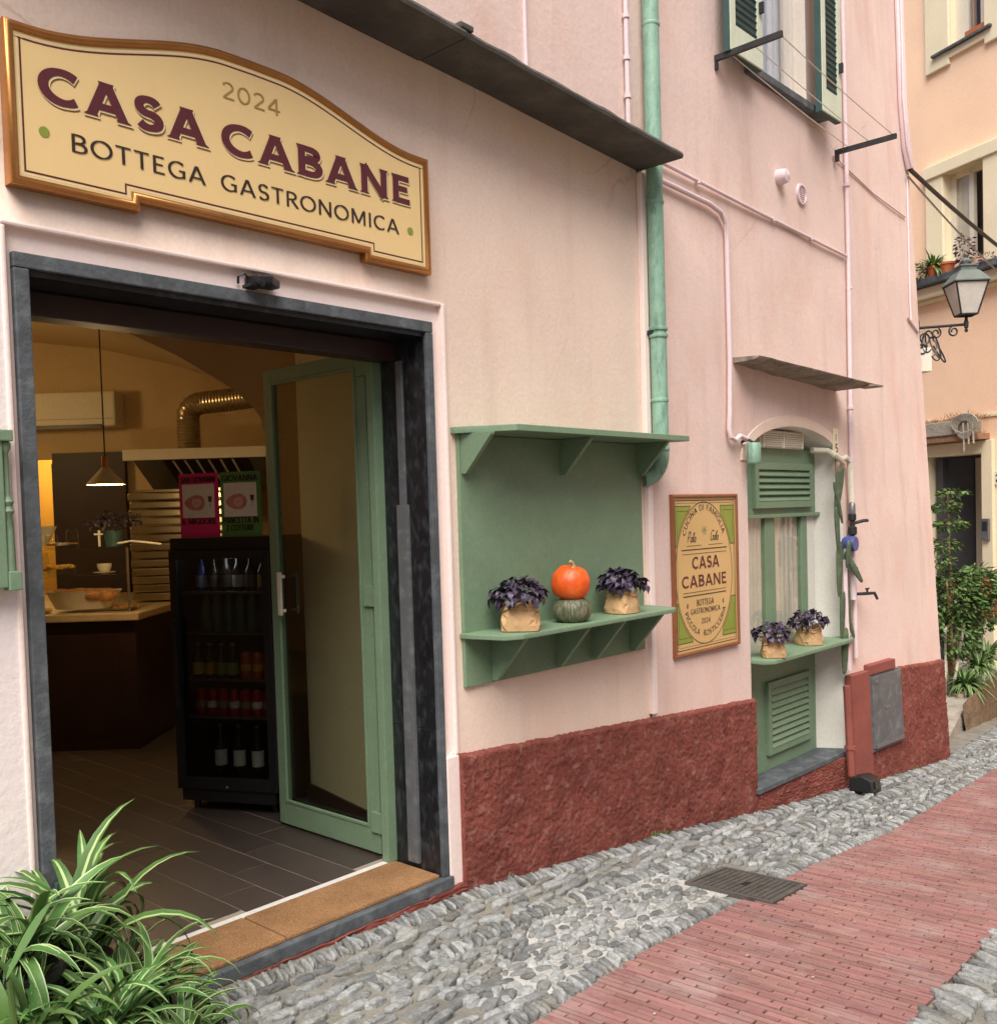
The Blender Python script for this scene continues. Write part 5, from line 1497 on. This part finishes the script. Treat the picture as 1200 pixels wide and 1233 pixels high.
def spider(loc, n, sz, seed, label, mat, pot=True, lo=.5, bias=None):
    r = random.Random(seed)
    t = thing('spider_plant', loc, label, 'potted plant', 'spider plants by the shop door')
    M0 = T(*loc)
    if pot:
        h = loc[2]-H(loc[0])-.0
        MB().lathe([(0, 0), (.085, 0), (.12, h-.03), (.13, h-.03), (.13, h), (.11, h), (.10, h-.02), (0, h-.02)], 20, T(loc[0], loc[1], H(loc[0])+.005)).build('pot', m_darkpot, t, smooth=True)
    for i in range(n):
        a = r.uniform(0, 2*pi) if bias is None else r.gauss(bias, 1.1)
        l = sz*r.uniform(.55, 1.15)
        M = M0 @ T(r.uniform(-.04, .04), r.uniform(-.04, .04), -.03) @ RZ(a) @ RY(r.uniform(-.45, .35)) @ RX(r.uniform(-.35, .35)) @ SC(l, l*r.uniform(.8, 1.1), l)
        inst('leaf', r.choice(SL[mat]), M, t)
    return t
spider((1.26, -.22, .16), 66, .50, 51, 'tallest spider plant with wide white centred leaves against the slate jamb', m_spiderC)
spider((1.43, -.20, .0), 84, .33, 52, 'spider plant spilling over the left door mat, rightmost of the group', m_spiderE)
spider((1.36, -.42, .04), 96, .35, 53, 'dense spider plant with thin white edged leaves in front of the doorway', m_spiderE)
spider((1.08, -.30, .24), 60, .42, 54, 'spider plant against the pink wall at the left edge', m_spiderE)
spider((1.18, -.60, .08), 92, .38, 55, 'nearest spider plant at the bottom of the picture', m_spiderC)
spider((1.54, -.32, -.09), 50, .28, 56, 'small low spider plant on the cobbles below the threshold', m_spiderE)
spider((1.02, -.55, .12), 56, .38, 57, 'plain green strap leaved plant at the bottom left', m_leaf)
spider((1.40, -.60, -.05), 84, .32, 58, 'low spider plant at the bottom edge, nearest the cobbles', m_spiderE)
tall = [o for o in bpy.data.objects if o.get('label', '').startswith('tallest spider')][0]
for (dx_, a_, l_, tl) in ((.0, .3, .60, -.50), (.03, 1.2, .50, -.38), (-.03, -.6, .52, -.35), (.02, 2.6, .46, -.3), (.05, -.2, .50, -.1), (.0, .9, .50, .0)):
    inst('leaf', SL[m_spiderC][3], T(1.29+dx_, -.22, .13) @ RZ(a_) @ RY(tl) @ SC(l_, l_, l_), tall)
tag(MB().tube([(1.235, -.22, .0), (1.232, -.22, .42)], .006, 6).build('plant_stake', m_dkgreen), 'thin dark green plant stake standing in the spider plants', 'stake')
# broad leaved plant in the corner
bl = thing('broad_leaf_plant', (.98, -.72, .0), 'plant with big broad smooth green leaves in the bottom left corner', 'potted plant')
def broad(p, d, l, w, up=.2):
    mb = MB(); p = Vector(p); d = Vector(d).normalized(); s_ = d.cross(Vector((0, 0, 1))).normalized(); n_ = s_.cross(d); k = 10
    for j in range(k+1):
        t = j/k; ww = w*sin(pi*min(1, t*.96+.04))**.75; c_ = p+d*l*t+Vector((0, 0, -up*l*t*t))
        for q in (-1, -.5, 0, .5, 1): mb.v.append(c_+s_*ww*q+n_*(.10*ww*(abs(q)*1.2-.0)+.0))
    for j in range(k): mb.f += [(j*5+q, j*5+5+q, j*5+6+q, j*5+1+q) for q in range(4)]
    mb.build('leaf', m_leaf, bl, smooth=True, angle=180)
broad((.92, -.80, .10), (.7, -.35, .25), .22, .065); broad((.93, -.62, .36), (.5, -.2, .9), .22, .055, .05); broad((.90, -.74, .2), (-.2, -.6, .6), .22, .07); broad((.96, -.70, .14), (.35, .5, .5), .2, .05)
MB().lathe([(0, 0), (.07, 0), (.09, .2), (.07, .2), (0, .17)], 16, T(.93, -.72, H(.93))).build('pot', m_terra, bl, smooth=True)
MB().tube([(.93, -.72, -.05), (.92, -.76, .2)], .008, 6).build('stem', m_leaf, bl)
MB().tube([(.93, -.72, -.05), (.93, -.64, .36)], .008, 6).build('stem', m_leaf, bl)

# small weeds along the foot of the wall
wd_ = MB(); r = random.Random(77)
for (x, n_, sp_) in ((4.70, 40, .05), (4.78, 30, .04), (6.1, 24, .10), (7.35, 20, .05), (8.3, 24, .25), (3.35, 10, .05)):
    for i in range(n_):
        xx = x+r.gauss(0, sp_); pz = H(xx); py = bat(xx, pz)-.05-r.uniform(0, .03)
        d = Vector((r.uniform(-1, 1), r.uniform(-1, .2), r.uniform(.5, 1.6))).normalized()*r.uniform(.012, .04)
        s_ = Vector((r.uniform(-1, 1), r.uniform(-1, 1), 0)).normalized()*.003
        q = Vector((xx, py, pz)); k = len(wd_.v)
        wd_.v += [q-s_, q+s_, q+d+s_*.6, q+d-s_*.6]; wd_.f.append((k, k+1, k+2, k+3))
tag(wd_.build('weeds', m_bushleaf), kind='stuff')

# pale flecks and bits of leaf trodden into the bricks
fl_ = MB(); r = random.Random(5)
for i in range(34):
    x = r.uniform(2.6, 8); y = r.uniform(path_r(x)+.05, path_l(x)-.05); z = H(x)+.004; s_ = r.uniform(.003, .008); a = r.uniform(0, 6)
    k = len(fl_.v)
    for j in range(5): fl_.v.append(Vector((x+s_*r.uniform(.6, 1.2)*cos(a+1.257*j), y+s_*r.uniform(.5, 1)*sin(a+1.257*j), z+r.uniform(0, .002))))
    fl_.f.append(tuple(range(k, k+5)))
tag(fl_.build('debris', m_conc), kind='stuff')

# ================================================================== inside the shop
# the shop room is turned against the street front: l runs along its back wall, d into the room
su, cu_ = sin(YAW), cos(YAW)
RM = Matrix(((su, cu_, 0, 0), (-cu_, su, 0, -3.2), (0, 0, 1, 0), (0, 0, 0, 1)))
def rbox(l0, l1, d0, d1, z0, z1): return MB().box(l0, l1, d0, d1, z0, z1, RM)
fl = MB().box(-1.2, 9.2, .353, 9.5, -.30, -.1545).build('shop_floor', m_grout, house)
tile_me = MB().box(-.0975, .0975, -.3975, .3975, -.02, .0).mesh('floor_tile', m_tile)
for i in range(18):
    for j in range(6):
        x = .55+i*.2; y = .40+.4*((i*5) % 4)/4*2-.4+j*.8
        if y-.4 < .353: continue
        inst('floor_tile', tile_me, T(x, y, -.153+U(-.0006, .0006)), fl)
half_me = MB().box(-.0975, .0975, -.1975, .1975, -.02, .0).mesh('floor_tile', m_tile)
for i in range(18):
    x = .55+i*.2; y0 = .40+.4*((i*5) % 4)/4*2-.4
    lo = .356; first = [y0+j*.8-.4 for j in range(6) if y0+j*.8-.4 >= .353][0]
    if first-lo > .06:
        me = MB().box(-.0975, .0975, lo-first+.0025, -.0025, -.02, 0).mesh('floor_tile', m_tile)
        inst('floor_tile', me, T(x, first, -.153), fl)
facade('inner_wall', [(-1.2, -.3), (9.2, -.3), (9.2, 4.2), (-1.2, 4.2)], [[(1.325, -.29), (3.06, -.29), (3.06, 2.31), (1.325, 2.31)]], m_inwall, y=.354, step=1.0, warp=False)
mb = MB()
for (x0, x1, y0, y1) in ((-1.3, -1.2, .36, 9.5), (9.15, 9.2, .36, 9.5), (-1.2, 9.2, 9.5, 9.6)): mb.box(x0, x1, y0, y1, -.3, 4.2)
mb.box(-1.3, 9.2, .34, 9.6, 4.2, 4.3)
mb.build('room_shell', m_inwall, house)
pi_ = MB().xy([(3.17, .356), (3.40, 1.45), (4.6, 1.45), (4.6, .356)], -.155, 4.2).build('side_wall', m_incream, house)
MB().xy([(3.155, .37), (3.385, 1.455), (3.40, 1.455), (3.17, .37)], -.153, -.04).build('skirting', m_dark, pi_)
# vaulted back part
prof = [(-1.5, -.155), (-1.5, 2.07), (-1.52, 2.16), (-1.57, 2.24), (-1.69, 2.35), (-1.82, 2.44), (-2.06, 2.59), (-2.38, 2.75), (-3.0, 3.0), (-3.8, 3.2), (-4.6, 3.3), (-6.5, 3.3)]
MB().prism(prof+[(-6.5, 4.2), (0, 4.2), (0, -.155)], lambda a, b, t: RM @ Vector((a, 6.4+3.3*t, b))).build('vault', m_inwall, house, smooth=True, angle=40)
# front vault: shallow cross curve above the entrance
fv = MB(); k = 16
for i in range(k+1):
    a = i/k; l = -6.5+7*a
    d0 = max(3.9, (3.62+.7376*l)/.675)
    for j in range(9):
        d = d0+(max(6.4, d0)-d0)*j/8
        z = 2.72+.55*(1-((l+2.9)/3.6)**2)*.6+.18*smooth(3.9, 5.4, d)
        fv.v.append(RM @ Vector((l, d, z)))
for i in range(k): fv.f += [(i*9+j, i*9+9+j, i*9+10+j, i*9+1+j) for j in range(8)]
fv.build('front_vault', m_inwall, house, smooth=True, angle=180)
bw = MB()
for (l0, l1, z0, z1) in ((-6.5, -4.62, -.155, 4), (-4.25, -1.4, -.155, 4), (-4.62, -4.25, 2.15, 4), (-4.62, -4.25, -.155, .85)): bw.box(l0, l1, 9.5, 9.6, z0, z1, RM)
bw.build('back_wall', m_inwall, house)
rbox(-6, -3.5, 10.6, 10.65, -.1, 3).build('kitchen_wall', m_kitchen, house)
dk = rbox(-4.20, -3.56, 9.40, 9.47, .2, 2.10).build('inner_door', m_dark, house)
rbox(-4.27, -3.5, 9.44, 9.49, 2.10, 2.20).build('inner_door_frame', m_dark, house); rbox(-4.27, -4.20, 9.42, 9.49, .2, 2.10).build('inner_door_frame', m_dark, house)

def lamp_light(name, loc, e, col, r):
    d = bpy.data.lights.new(name, 'POINT'); d.energy = e; d.color = col; d.shadow_soft_size = r
    o = bpy.data.objects.new(name, d); o.location = loc; COL.objects.link(o); return o
pl = thing('pendant_lamp', RM @ Vector((-2.59, 6.5, 1.8)), 'white conical pendant lamp hanging on a cord over the counter', 'lamp')
MB().lathe([(.122, -.035), (.118, -.035), (.02, .075), (.022, .08), (.125, -.032)], 28, RM @ T(-2.59, 6.5, 1.80)).build('shade', m_acw, pl, smooth=True)
MB().lathe([(.012, .16), (.022, .15), (.022, .08), (.018, .075)], 12, RM @ T(-2.59, 6.5, 1.80)).build('holder', m_gold, pl, smooth=True)
MB().tube([RM @ Vector(p) for p in ((-4.2, 6.5, 2.86), (-2.63, 6.5, 2.86), (-2.59, 6.5, 2.82), (-2.59, 6.5, 1.95))], .005, 6).build('cord', m_dark, pl, smooth=True)
MB().lathe([(0, -.03), (.028, -.015), (.03, 0), (.02, .03), (.012, .05)], 14, RM @ T(-2.59, 6.5, 1.80)).build('bulb', m_bulb, pl, smooth=True)
lamp_light('pendant_light', RM @ Vector((-2.59, 6.5, 1.73)), 7, (1, .68, .32), .04)
kl = thing('kitchen_lamp', RM @ Vector((-4.75, 10.0, 2.2)), 'warm bulb lamp lighting the yellow kitchen behind the back wall', 'lamp')
MB().lathe([(0, -.05), (.05, -.02), (.05, .03), (.02, .06), (0, .07)], 14, RM @ T(-4.9, 10.1, 2.45)).build('bulb', m_bulb, kl, smooth=True)
lamp_light('kitchen_light', RM @ Vector((-4.75, 10.0, 2.2)), 9, (1, .66, .25), .08)
wl = thing('added_unseen_lamp', RM @ Vector((-5.0, 7.2, 2.6)), 'white pendant lamp added out of view on the left to brighten the shop', 'lamp')
MB().lathe([(.122, -.035), (.118, -.035), (.02, .075), (.022, .08), (.125, -.032)], 28, RM @ T(-5.0, 7.2, 2.62)).build('shade', m_acw, wl, smooth=True)
lamp_light('added_fill_light', RM @ Vector((-5.0, 7.2, 2.55)), 18, (1, .66, .28), .2)  # unseen lamp, added to raise the brightness inside the shop
# counter
ct = thing('shop_counter', RM @ Vector((-2.9, 7.4, -.155)), 'dark panelled shop counter with a pale stone top at the back of the shop', 'counter')
rbox(-4.6, -2.67, 7.12, 9.2, -.155, .80).build('base', m_dark, ct, bevel=.004)
rbox(-4.65, -2.62, 7.06, 9.25, .80, .855).build('top', m_counter, ct, bevel=.008)
rbox(-4.5, -2.80, 7.115, 7.12, -.05, .7).build('panel', m_dark, ct)
dc = thing('display_case', RM @ Vector((-3.1, 7.3, .855)), 'low glass display case with two glass shelves standing on the counter', 'display case')
for z in (1.125, 1.325): rbox(-4.4, -2.70, 7.10, 7.45, z, z+.010).build('glass_shelf', m_shelfglass, dc, bevel=.002)
rbox(-4.4, -2.70, 7.10, 7.106, .86, 1.325).build('front_pane', m_glass, dc)
for l in (-2.705, -3.5): MB().tube([RM @ Vector((l, 7.12, .855)), RM @ Vector((l, 7.12, 1.33))], .010, 8).build('post', m_steel, dc, smooth=True)
def R3(l, d, z): return RM @ T(l, d, z)
def dish(name, lab, cat, l, d, z, prof, mat, sx=1, sy=1, fill=None, fr=None, fz=None, seed=1):
    t = thing(name, RM @ Vector((l, d, z)), lab, cat)
    M = R3(l, d, z) @ SC(sx, sy, 1)
    MB().lathe(prof, 28, M).build('dish', mat, t, smooth=True)
    if fill:
        mb = MB(); r = random.Random(seed)
        for i in range(26):
            a = r.uniform(0, 6.28); q = fr*r.uniform(0, 1)**.5
            b = gourd(r.uniform(.4, .6)*fr*.5, r.uniform(.3, .5)*fr*.45, 0, 0, .8, 10, 6)
            mb.add([M @ (p+Vector((q*cos(a), q*sin(a), fz))) for p in b.v], b.f)
        mb.build('food', fill, t, smooth=True)
    return t
dish('pie_dish', 'long white oval dish heaped with pies on the counter under the glass shelf', 'dish', -3.12, 7.32, .88, [(0, 0), (.20, 0), (.26, .12), (.27, .13), (.25, .12), (.19, .02), (0, .02)], m_acw, 1.05, .6, m_crust, .24, .10, 4)
dish('pasta_tray', 'glass tray of yellow pasta on the lower glass shelf', 'dish', -3.27, 7.30, 1.135, [(0, 0), (.09, 0), (.10, .07), (.09, .07), (.085, .01), (0, .01)], m_shelfglass, 1.1, .8, m_pasta, .09, .06, 5)
dish('coffee_cup', 'white coffee cup on a saucer on the lower glass shelf', 'cup', -2.94, 7.28, 1.135, [(0, 0), (.075, .008), (.08, .014), (.03, .012), (.035, .016), (.05, .05), (.052, .075), (.046, .07), (.03, .025), (0, .025)], m_acw)
dish('glass_jar', 'lidded glass jar of biscuits at the left of the glass shelf', 'jar', -3.43, 7.32, 1.135, [(0, 0), (.05, 0), (.055, .02), (.055, .12), (.045, .14), (.05, .14), (.05, .17), (0, .17)], m_shelfglass, 1, 1, m_crust, .045, .04, 6)
dish('salad_bowl', 'white bowl on the counter at the left edge of the doorway', 'bowl', -3.50, 7.5, 1.375, [(0, 0), (.05, 0), (.11, .12), (.115, .125), (.10, .11), (.04, .02), (0, .02)], m_acw)
rb = rbox(-4.3, -3.31, 7.4, 7.55, 1.352, 1.372).build('wood_board', m_acw); tag(rb, 'white board under the bowl behind the slate jamb', 'board')
for k, (l, d, z, hh) in enumerate(((-3.36, 7.36, 1.335, .10), (-3.22, 7.40, 1.335, .14))):
    dish('glass_jar', ('short', 'taller')[k]+' glass jar standing on the top glass shelf', 'jar', l, d, z, [(0, 0), (.04, 0), (.045, .02), (.045, hh*.8), (.035, hh), (0, hh)], m_shelfglass, 1, 1, m_crust, .036, .03, 7+k)
dish('small_plate', 'white plate with pastries behind the glass, right of the pie dish', 'dish', -2.83, 7.34, .858, [(0, 0), (.08, .004), (.11, .02), (.08, .012), (0, .01)], m_acw, 1, 1, m_crust, .08, .02, 11)
dish('small_plate', 'white plate of pastries in front of the pie dish at the left', 'dish', -3.42, 7.22, .858, [(0, 0), (.08, .004), (.11, .02), (.08, .012), (0, .01)], m_acw, 1, 1, m_pasta, .08, .02, 12)
bp = thing('basil_pot', RM @ Vector((-2.86, 7.28, 1.34)), 'purple basil in a dark pot with a white ribbon bow on the glass shelf', 'potted plant')
MB().lathe([(0, 0), (.055, 0), (.07, .12), (.06, .12), (0, .11)], 18, R3(-2.86, 7.28, 1.336)).build('pot', m_dkgreen, bp, smooth=True)
rbox(-2.945, -2.93, 7.20, 7.21, 1.34, 1.46).build('ribbon', m_acw, bp); rbox(-2.97, -2.905, 7.19, 7.20, 1.425, 1.437).build('bow', m_acw, bp)
rr_ = random.Random(8); cen = RM @ Vector((-2.86, 7.28, 1.53))
for i in range(90):
    d = Vector((rr_.gauss(0, 1), rr_.gauss(0, 1), rr_.gauss(0, .55))).normalized()*rr_.uniform(.4, 1)
    l = rr_.uniform(.04, .07)
    inst('leaf', rr_.choice(BL), T(*(cen+Vector((d.x*.19, d.y*.19, d.z*.09)))) @ RZ(rr_.uniform(0, 6.28)) @ RY(rr_.uniform(-.6, .8)) @ SC(l, l, l), bp)
tg = thing('serving_tongs', RM @ Vector((-2.62, 7.25, 1.36)), 'steel serving tongs laid on the right end of the glass shelf', 'tongs')
MB().tube([R3(0, 0, 0) @ Vector(p) for p in ((-2.80, 7.2, 1.36), (-2.70, 7.2, 1.375), (-2.58, 7.2, 1.36), (-2.48, 7.2, 1.345))], .008, 6).build('arm', m_acw, tg)
# stacked steel oven, hood, duct, air conditioner
ov = thing('steel_oven', RM @ Vector((-2.7, 8.2, .86)), 'stacked shiny steel oven and trays to the left of the drinks fridge', 'oven')
z = .87
for k in range(13):
    h = .062
    rbox(-3.0+.01*(k % 2), -2.1, 7.95+.01*(k % 3), 8.7, z, z+h).build('tray', m_steel, ov, bevel=.012); z += h+.006
rbox(-2.97, -2.1, 8.0, 8.7, z, z+.02).build('top_plate', m_steel, ov)
hd = thing('extractor_hood', RM @ Vector((-2.6, 8.5, 1.75)), 'wide steel extractor hood with a dark slatted filter', 'hood')
rbox(-3.12, -1.6, 8.2, 9.3, 2.03, 2.12).build('rim', m_acw, hd, bevel=.004)
MB().prism([(8.25, 2.03), (9.3, 2.03), (9.3, 1.78), (8.75, 1.78)], lambda a, b, t: RM @ Vector((-3.05+1.4*t, a, b))).build('canopy', m_hoodgrey, hd)
for k in range(6): MB().prism([(8.235, 2.02), (8.245, 2.02), (8.745, 1.79), (8.735, 1.79)], lambda a, b, t, k=k: RM @ Vector((-2.72+.10*k+.018*t, a, b))).build('slat', m_acw, hd)
MB().prism([(8.243, 2.025), (8.25, 2.025), (8.75, 1.785), (8.743, 1.785)], lambda a, b, t: RM @ Vector((-2.8+.72*t, a, b))).build('filter', m_dark, hd)
du_ = thing('exhaust_duct', RM @ Vector((-2.68, 8.6, 2.12)), 'flexible aluminium exhaust duct rising from the hood and bending to the right', 'duct')
P_ = [(-2.68, 8.6, 2.12), (-2.68, 8.6, 2.40)]+[(-2.54-.14*cos(a), 8.6, 2.42+.12*sin(a)) for a in [pi/2*i/6 for i in range(1, 7)]]+[(-2.3, 8.6, 2.56), (-1.4, 8.6, 2.66)]
pts = []; 
for i in range(len(P_)-1):
    a, b = Vector(P_[i]), Vector(P_[i+1]); n = max(1, int((b-a).length/.014))
    pts += [a.lerp(b, j/n) for j in range(n)]
MB().tube([RM @ p for p in pts], [.095+.006*(i % 2) for i in range(len(pts))], 16).build('tube', m_duct, du_, smooth=True)
ac = thing('air_conditioner', RM @ Vector((-4.1, 9.4, 2.6)), 'white wall air conditioner on the back wall of the shop', 'air conditioner')
rbox(-4.9, -3.57, 9.25, 9.5, 2.43, 2.76).build('case', m_acw, ac, bevel=.02)
rbox(-4.85, -3.70, 9.246, 9.27, 2.415, 2.45).build('vent', m_black, ac)
rbox(-4.9, -3.58, 9.247, 9.25, 2.50, 2.504).build('seam', m_hoodgrey, ac)

# drinks fridge against the side wall
FR = Matrix(((.441, .898, 0, 2.841), (-.898, .441, 0, 1.934), (0, 0, 1, 0), (0, 0, 0, 1)))
def fbox(x0, x1, y0, y1, z0, z1): return MB().box(x0, x1, y0, y1, z0, z1, FR)
W_ = .635
fg = thing('drinks_fridge', FR @ Vector((W_/2, .25, -.155)), 'black glass fronted drinks fridge standing inside the door, two posters on top', 'fridge')
for nm, a in (('side_panel', (0, .03, .03, .5, -.10, 1.41)), ('side_panel', (W_-.03, W_, .03, .5, -.10, 1.41)), ('back_panel', (.03, W_-.03, .47, .5, -.10, 1.41)), ('top_panel', (.03, W_-.03, .03, .47, 1.32, 1.41)), ('base', (.03, W_-.03, .03, .47, -.10, .02))):
    fbox(*a).build(nm, m_black, fg, bevel=.004)
dd = MB()
for a in ((0, .05, -.02, .028, -.02, 1.34), (W_-.05, W_, -.02, .028, -.02, 1.34), (.05, W_-.05, -.02, .028, 1.29, 1.34), (.05, W_-.05, -.02, .028, -.02, .05)): dd.box(*a, FR)
fd = dd.build('door', m_black, fg, bevel=.004)
fbox(.05, W_-.05, .0, .008, .05, 1.29).build('pane', m_fglass, fd)
fbox(.03, .05, -.05, -.03, .45, .95).build('handle', m_iron, fd)
fbox(.02, W_-.02, -.005, .03, -.09, -.025).build('plinth', m_black, fg); fbox(.0, W_, .0, .03, 1.345, 1.41).build('fascia', m_black, fg)
MB().lathe([(.009, 0), (0, .004)], 10, FR @ T(.32, -.022, .0) @ RX(pi/2)).build('lock', m_zinc, fg)
for k in range(4): MB().lathe([(.02, 0), (.02, .06)], 10, FR @ T(.06+.5*(k % 2), .08+.35*(k//2), -.157)).build('foot', m_black, fg)
lamp_light('fridge_fill_light', FR @ Vector((W_/2, .10, 1.27)), .26, (.9, .95, 1), .05)  # weak light added inside the fridge so its contents show
MB().lathe([(0, -.01), (.02, -.008), (.02, .01), (0, .01)], 10, FR @ T(W_/2, .10, 1.308)).build('added_lens', m_bulb, fg)  # glowing lens added to go with the fridge fill
ROWZ = [.06, .385, .60, .865, 1.10]
for z in ROWZ[1:]: fbox(.03, W_-.03, .05, .46, z-.012, z).build('shelf', m_zinc, fg)
ORD = ['first', 'second', 'third', 'fourth', 'fifth', 'sixth', 'seventh']
def drink(kind, x, y, z, mat, lab, label_mat=None, grp=None):
    t = thing(kind, FR @ Vector((x, y, z)), lab, 'can' if 'can' in kind else 'bottle', grp)
    M = FR @ T(x, y, z)
    if 'can' in kind:
        MB().lathe([(0, 0), (.026, 0), (.031, .008), (.031, .135), (.025, .15)], 16, M).build('body', mat, t, smooth=True)
        MB().lathe([(.025, .15), (.024, .146), (0, .146)], 16, M).build('lid', m_zinc, t, smooth=True)
        if label_mat: MB().lathe([(.0316, .045), (.0316, .085)], 16, M).build('label', label_mat, t, smooth=True)
    else:
        h = .20 if kind == 'small_bottle' else .27
        MB().lathe([(0, 0), (.032, 0), (.035, .01), (.035, h*.55), (.014, h*.78), (.012, h*.95), (0, h*.95)], 16, M).build('glass', mat, t, smooth=True)
        MB().lathe([(.014, h*.93), (.014, h), (0, h)], 12, M).build('cap', m_zinc, t, smooth=True)
        if label_mat: MB().lathe([(.0358, h*.12), (.0358, h*.46)], 16, M).build('label', label_mat, t, smooth=True)
for k in range(7): drink('drink_can', .10+.072*k, .10, ROWZ[1], m_can_red, ORD[k]+' red drink can from the left in the lower fridge row', m_can_red2 if k % 2 else m_goldink, 'red cans in the fridge')
for k in range(4): drink('small_bottle', .09+.075*k, .10, ROWZ[2], m_btl_dark, ORD[k]+' yellow label bottle from the left in the middle fridge row', (m_lab_y, m_lab_o, m_olive, m_olive)[k], 'yellow label bottles in the fridge')
for k in range(3): drink('drink_can', .40+.073*k, .10, ROWZ[2], m_can_or, ORD[k]+' orange red can beside the yellow label bottles in the fridge', m_lab_o, 'orange cans in the fridge')
for k in range(6): drink('water_bottle', .14+.075*k, .12, ROWZ[3]-.0, m_btl_green, ORD[k]+' clear bottle from the left in the upper middle fridge row', m_hoodgrey if k == 5 else None, 'clear bottles in the fridge')
for k in range(6): drink('small_bottle', .12+.08*k, .12, ROWZ[4], m_btl_blue if k == 0 else m_btl_dark, 'blue topped bottle at the left of the top fridge row' if k == 0 else ORD[k]+' bottle from the left in the top row of the fridge', (m_lab_b, m_hoodgrey, m_hoodgrey, m_acw, m_hoodgrey, m_lab_y)[k], None if k == 0 else 'pale label bottles in the fridge')
for k in range(3): drink('wine_bottle', .20+.12*k, .12, ROWZ[0], m_btl_dark, ORD[k]+' dark wine bottle from the left at the bottom of the fridge', m_ocream, 'bottles at the bottom of the fridge')
# promotional posters standing on the fridge
def promo(x0, x1, z1, colm, top_t, bots, lab, cut):
    z0 = 1.411
    t = thing('promo_poster', FR @ Vector(((x0+x1)/2, .05, z0)), lab, 'poster')
    fbox(x0, x1, .045, .06, z0, z1).build('card', colm, t, bevel=.001)
    h = z1-z0; w = x1-x0
    def add(nm, mb, mat): mb.v = [FR @ p for p in mb.v]; mb.build(nm, mat, t)
    mb = MB(); mb.add([Vector(p) for p in ((x0+.02, .0444, z0+h*.31), (x1-.02, .0444, z0+h*.31), (x1-.02, .0444, z0+h*.83), (x0+.02, .0444, z0+h*.83))], [(0, 1, 2, 3)]); add('picture_panel', mb, m_paper)
    mb = text_mb(MB(), top_t, x0+.012, z0+h*.855, h*.095, w-.024, .0445, .24, .17); add('title_lettering', mb, m_ink)
    mb = MB()
    for i, b in enumerate(bots): text_mb(mb, b, x0+.012+.02*i, z0+h*(.205-.115*i), h*.095, w-.024-.05*i, .0445, .24, .17)
    add('lower_lettering', mb, m_ink)
    mx, mz = x0+w*.40, z0+h*.54
    mb = MB(); pts = [(mx+w*.27*cos(a), mz+h*.12*sin(a)*(1+.25*cos(a))) for a in [2*pi*i/24 for i in range(24)]]
    mb.add([Vector((a, .0441, b)) for a, b in pts], [tuple(range(24))]); add('meat_print', mb, m_meat)
    mb = MB(); q = .55 if cut else .75
    for s_ in (.62, .34): strip(mb, [(mx+w*.05+w*.17*s_*cos(a), mz+h*.095*s_*sin(a)) for a in [2*pi*i/20 for i in range(20)]], .006, .0438, True)
    add('fat_lines', mb, m_meat2)
    gx = x0+w*.80; gz = z0+h*.50
    mb = MB(); mb.add([Vector(p) for p in ((gx-.012, .0441, gz+.05), (gx+.014, .0441, gz+.05), (gx+.010, .0441, gz+.018), (gx-.008, .0441, gz+.018))], [(0, 1, 2, 3)]); strip(mb, [(gx+.001, gz+.018), (gx+.001, gz-.012)], .003, .0441); add('wine_glass_print', mb, m_maroon)
promo(.045, .292, 1.775, m_pinkcard, 'SAN GIOVANNI', ['IL MIGLIORE'], 'pink promotional poster with a ham, left one on top of the fridge', False)
promo(.312, .56, 1.775, m_greencard, 'GIOVANNA', ['PANCETTA IN', '2 COTTURE'], 'green promotional poster with rolled pancetta, on top of the fridge by the door', True)

# ================================================================== unseen house behind the viewer, placed and sized to shape the light
op_ = thing('added_opposite_house', (2, -8.2, 0), 'plain ochre house added out of view across the lane to shape the light', 'house')
MB().box(-3, 9, -8.6, -8.2, -2, 7).build('wall', m_opp, op_)
for x in (-2, 1, 4, 7):
    for z in (.6, 3.2):
        w = MB().box(x, x+.9, -8.205, -8.15, z, z+1.3).build('window', m_ocream, op_); MB().box(x+.08, x+.82, -8.16, -8.14, z+.08, z+1.22).build('pane', m_darkroom, w)
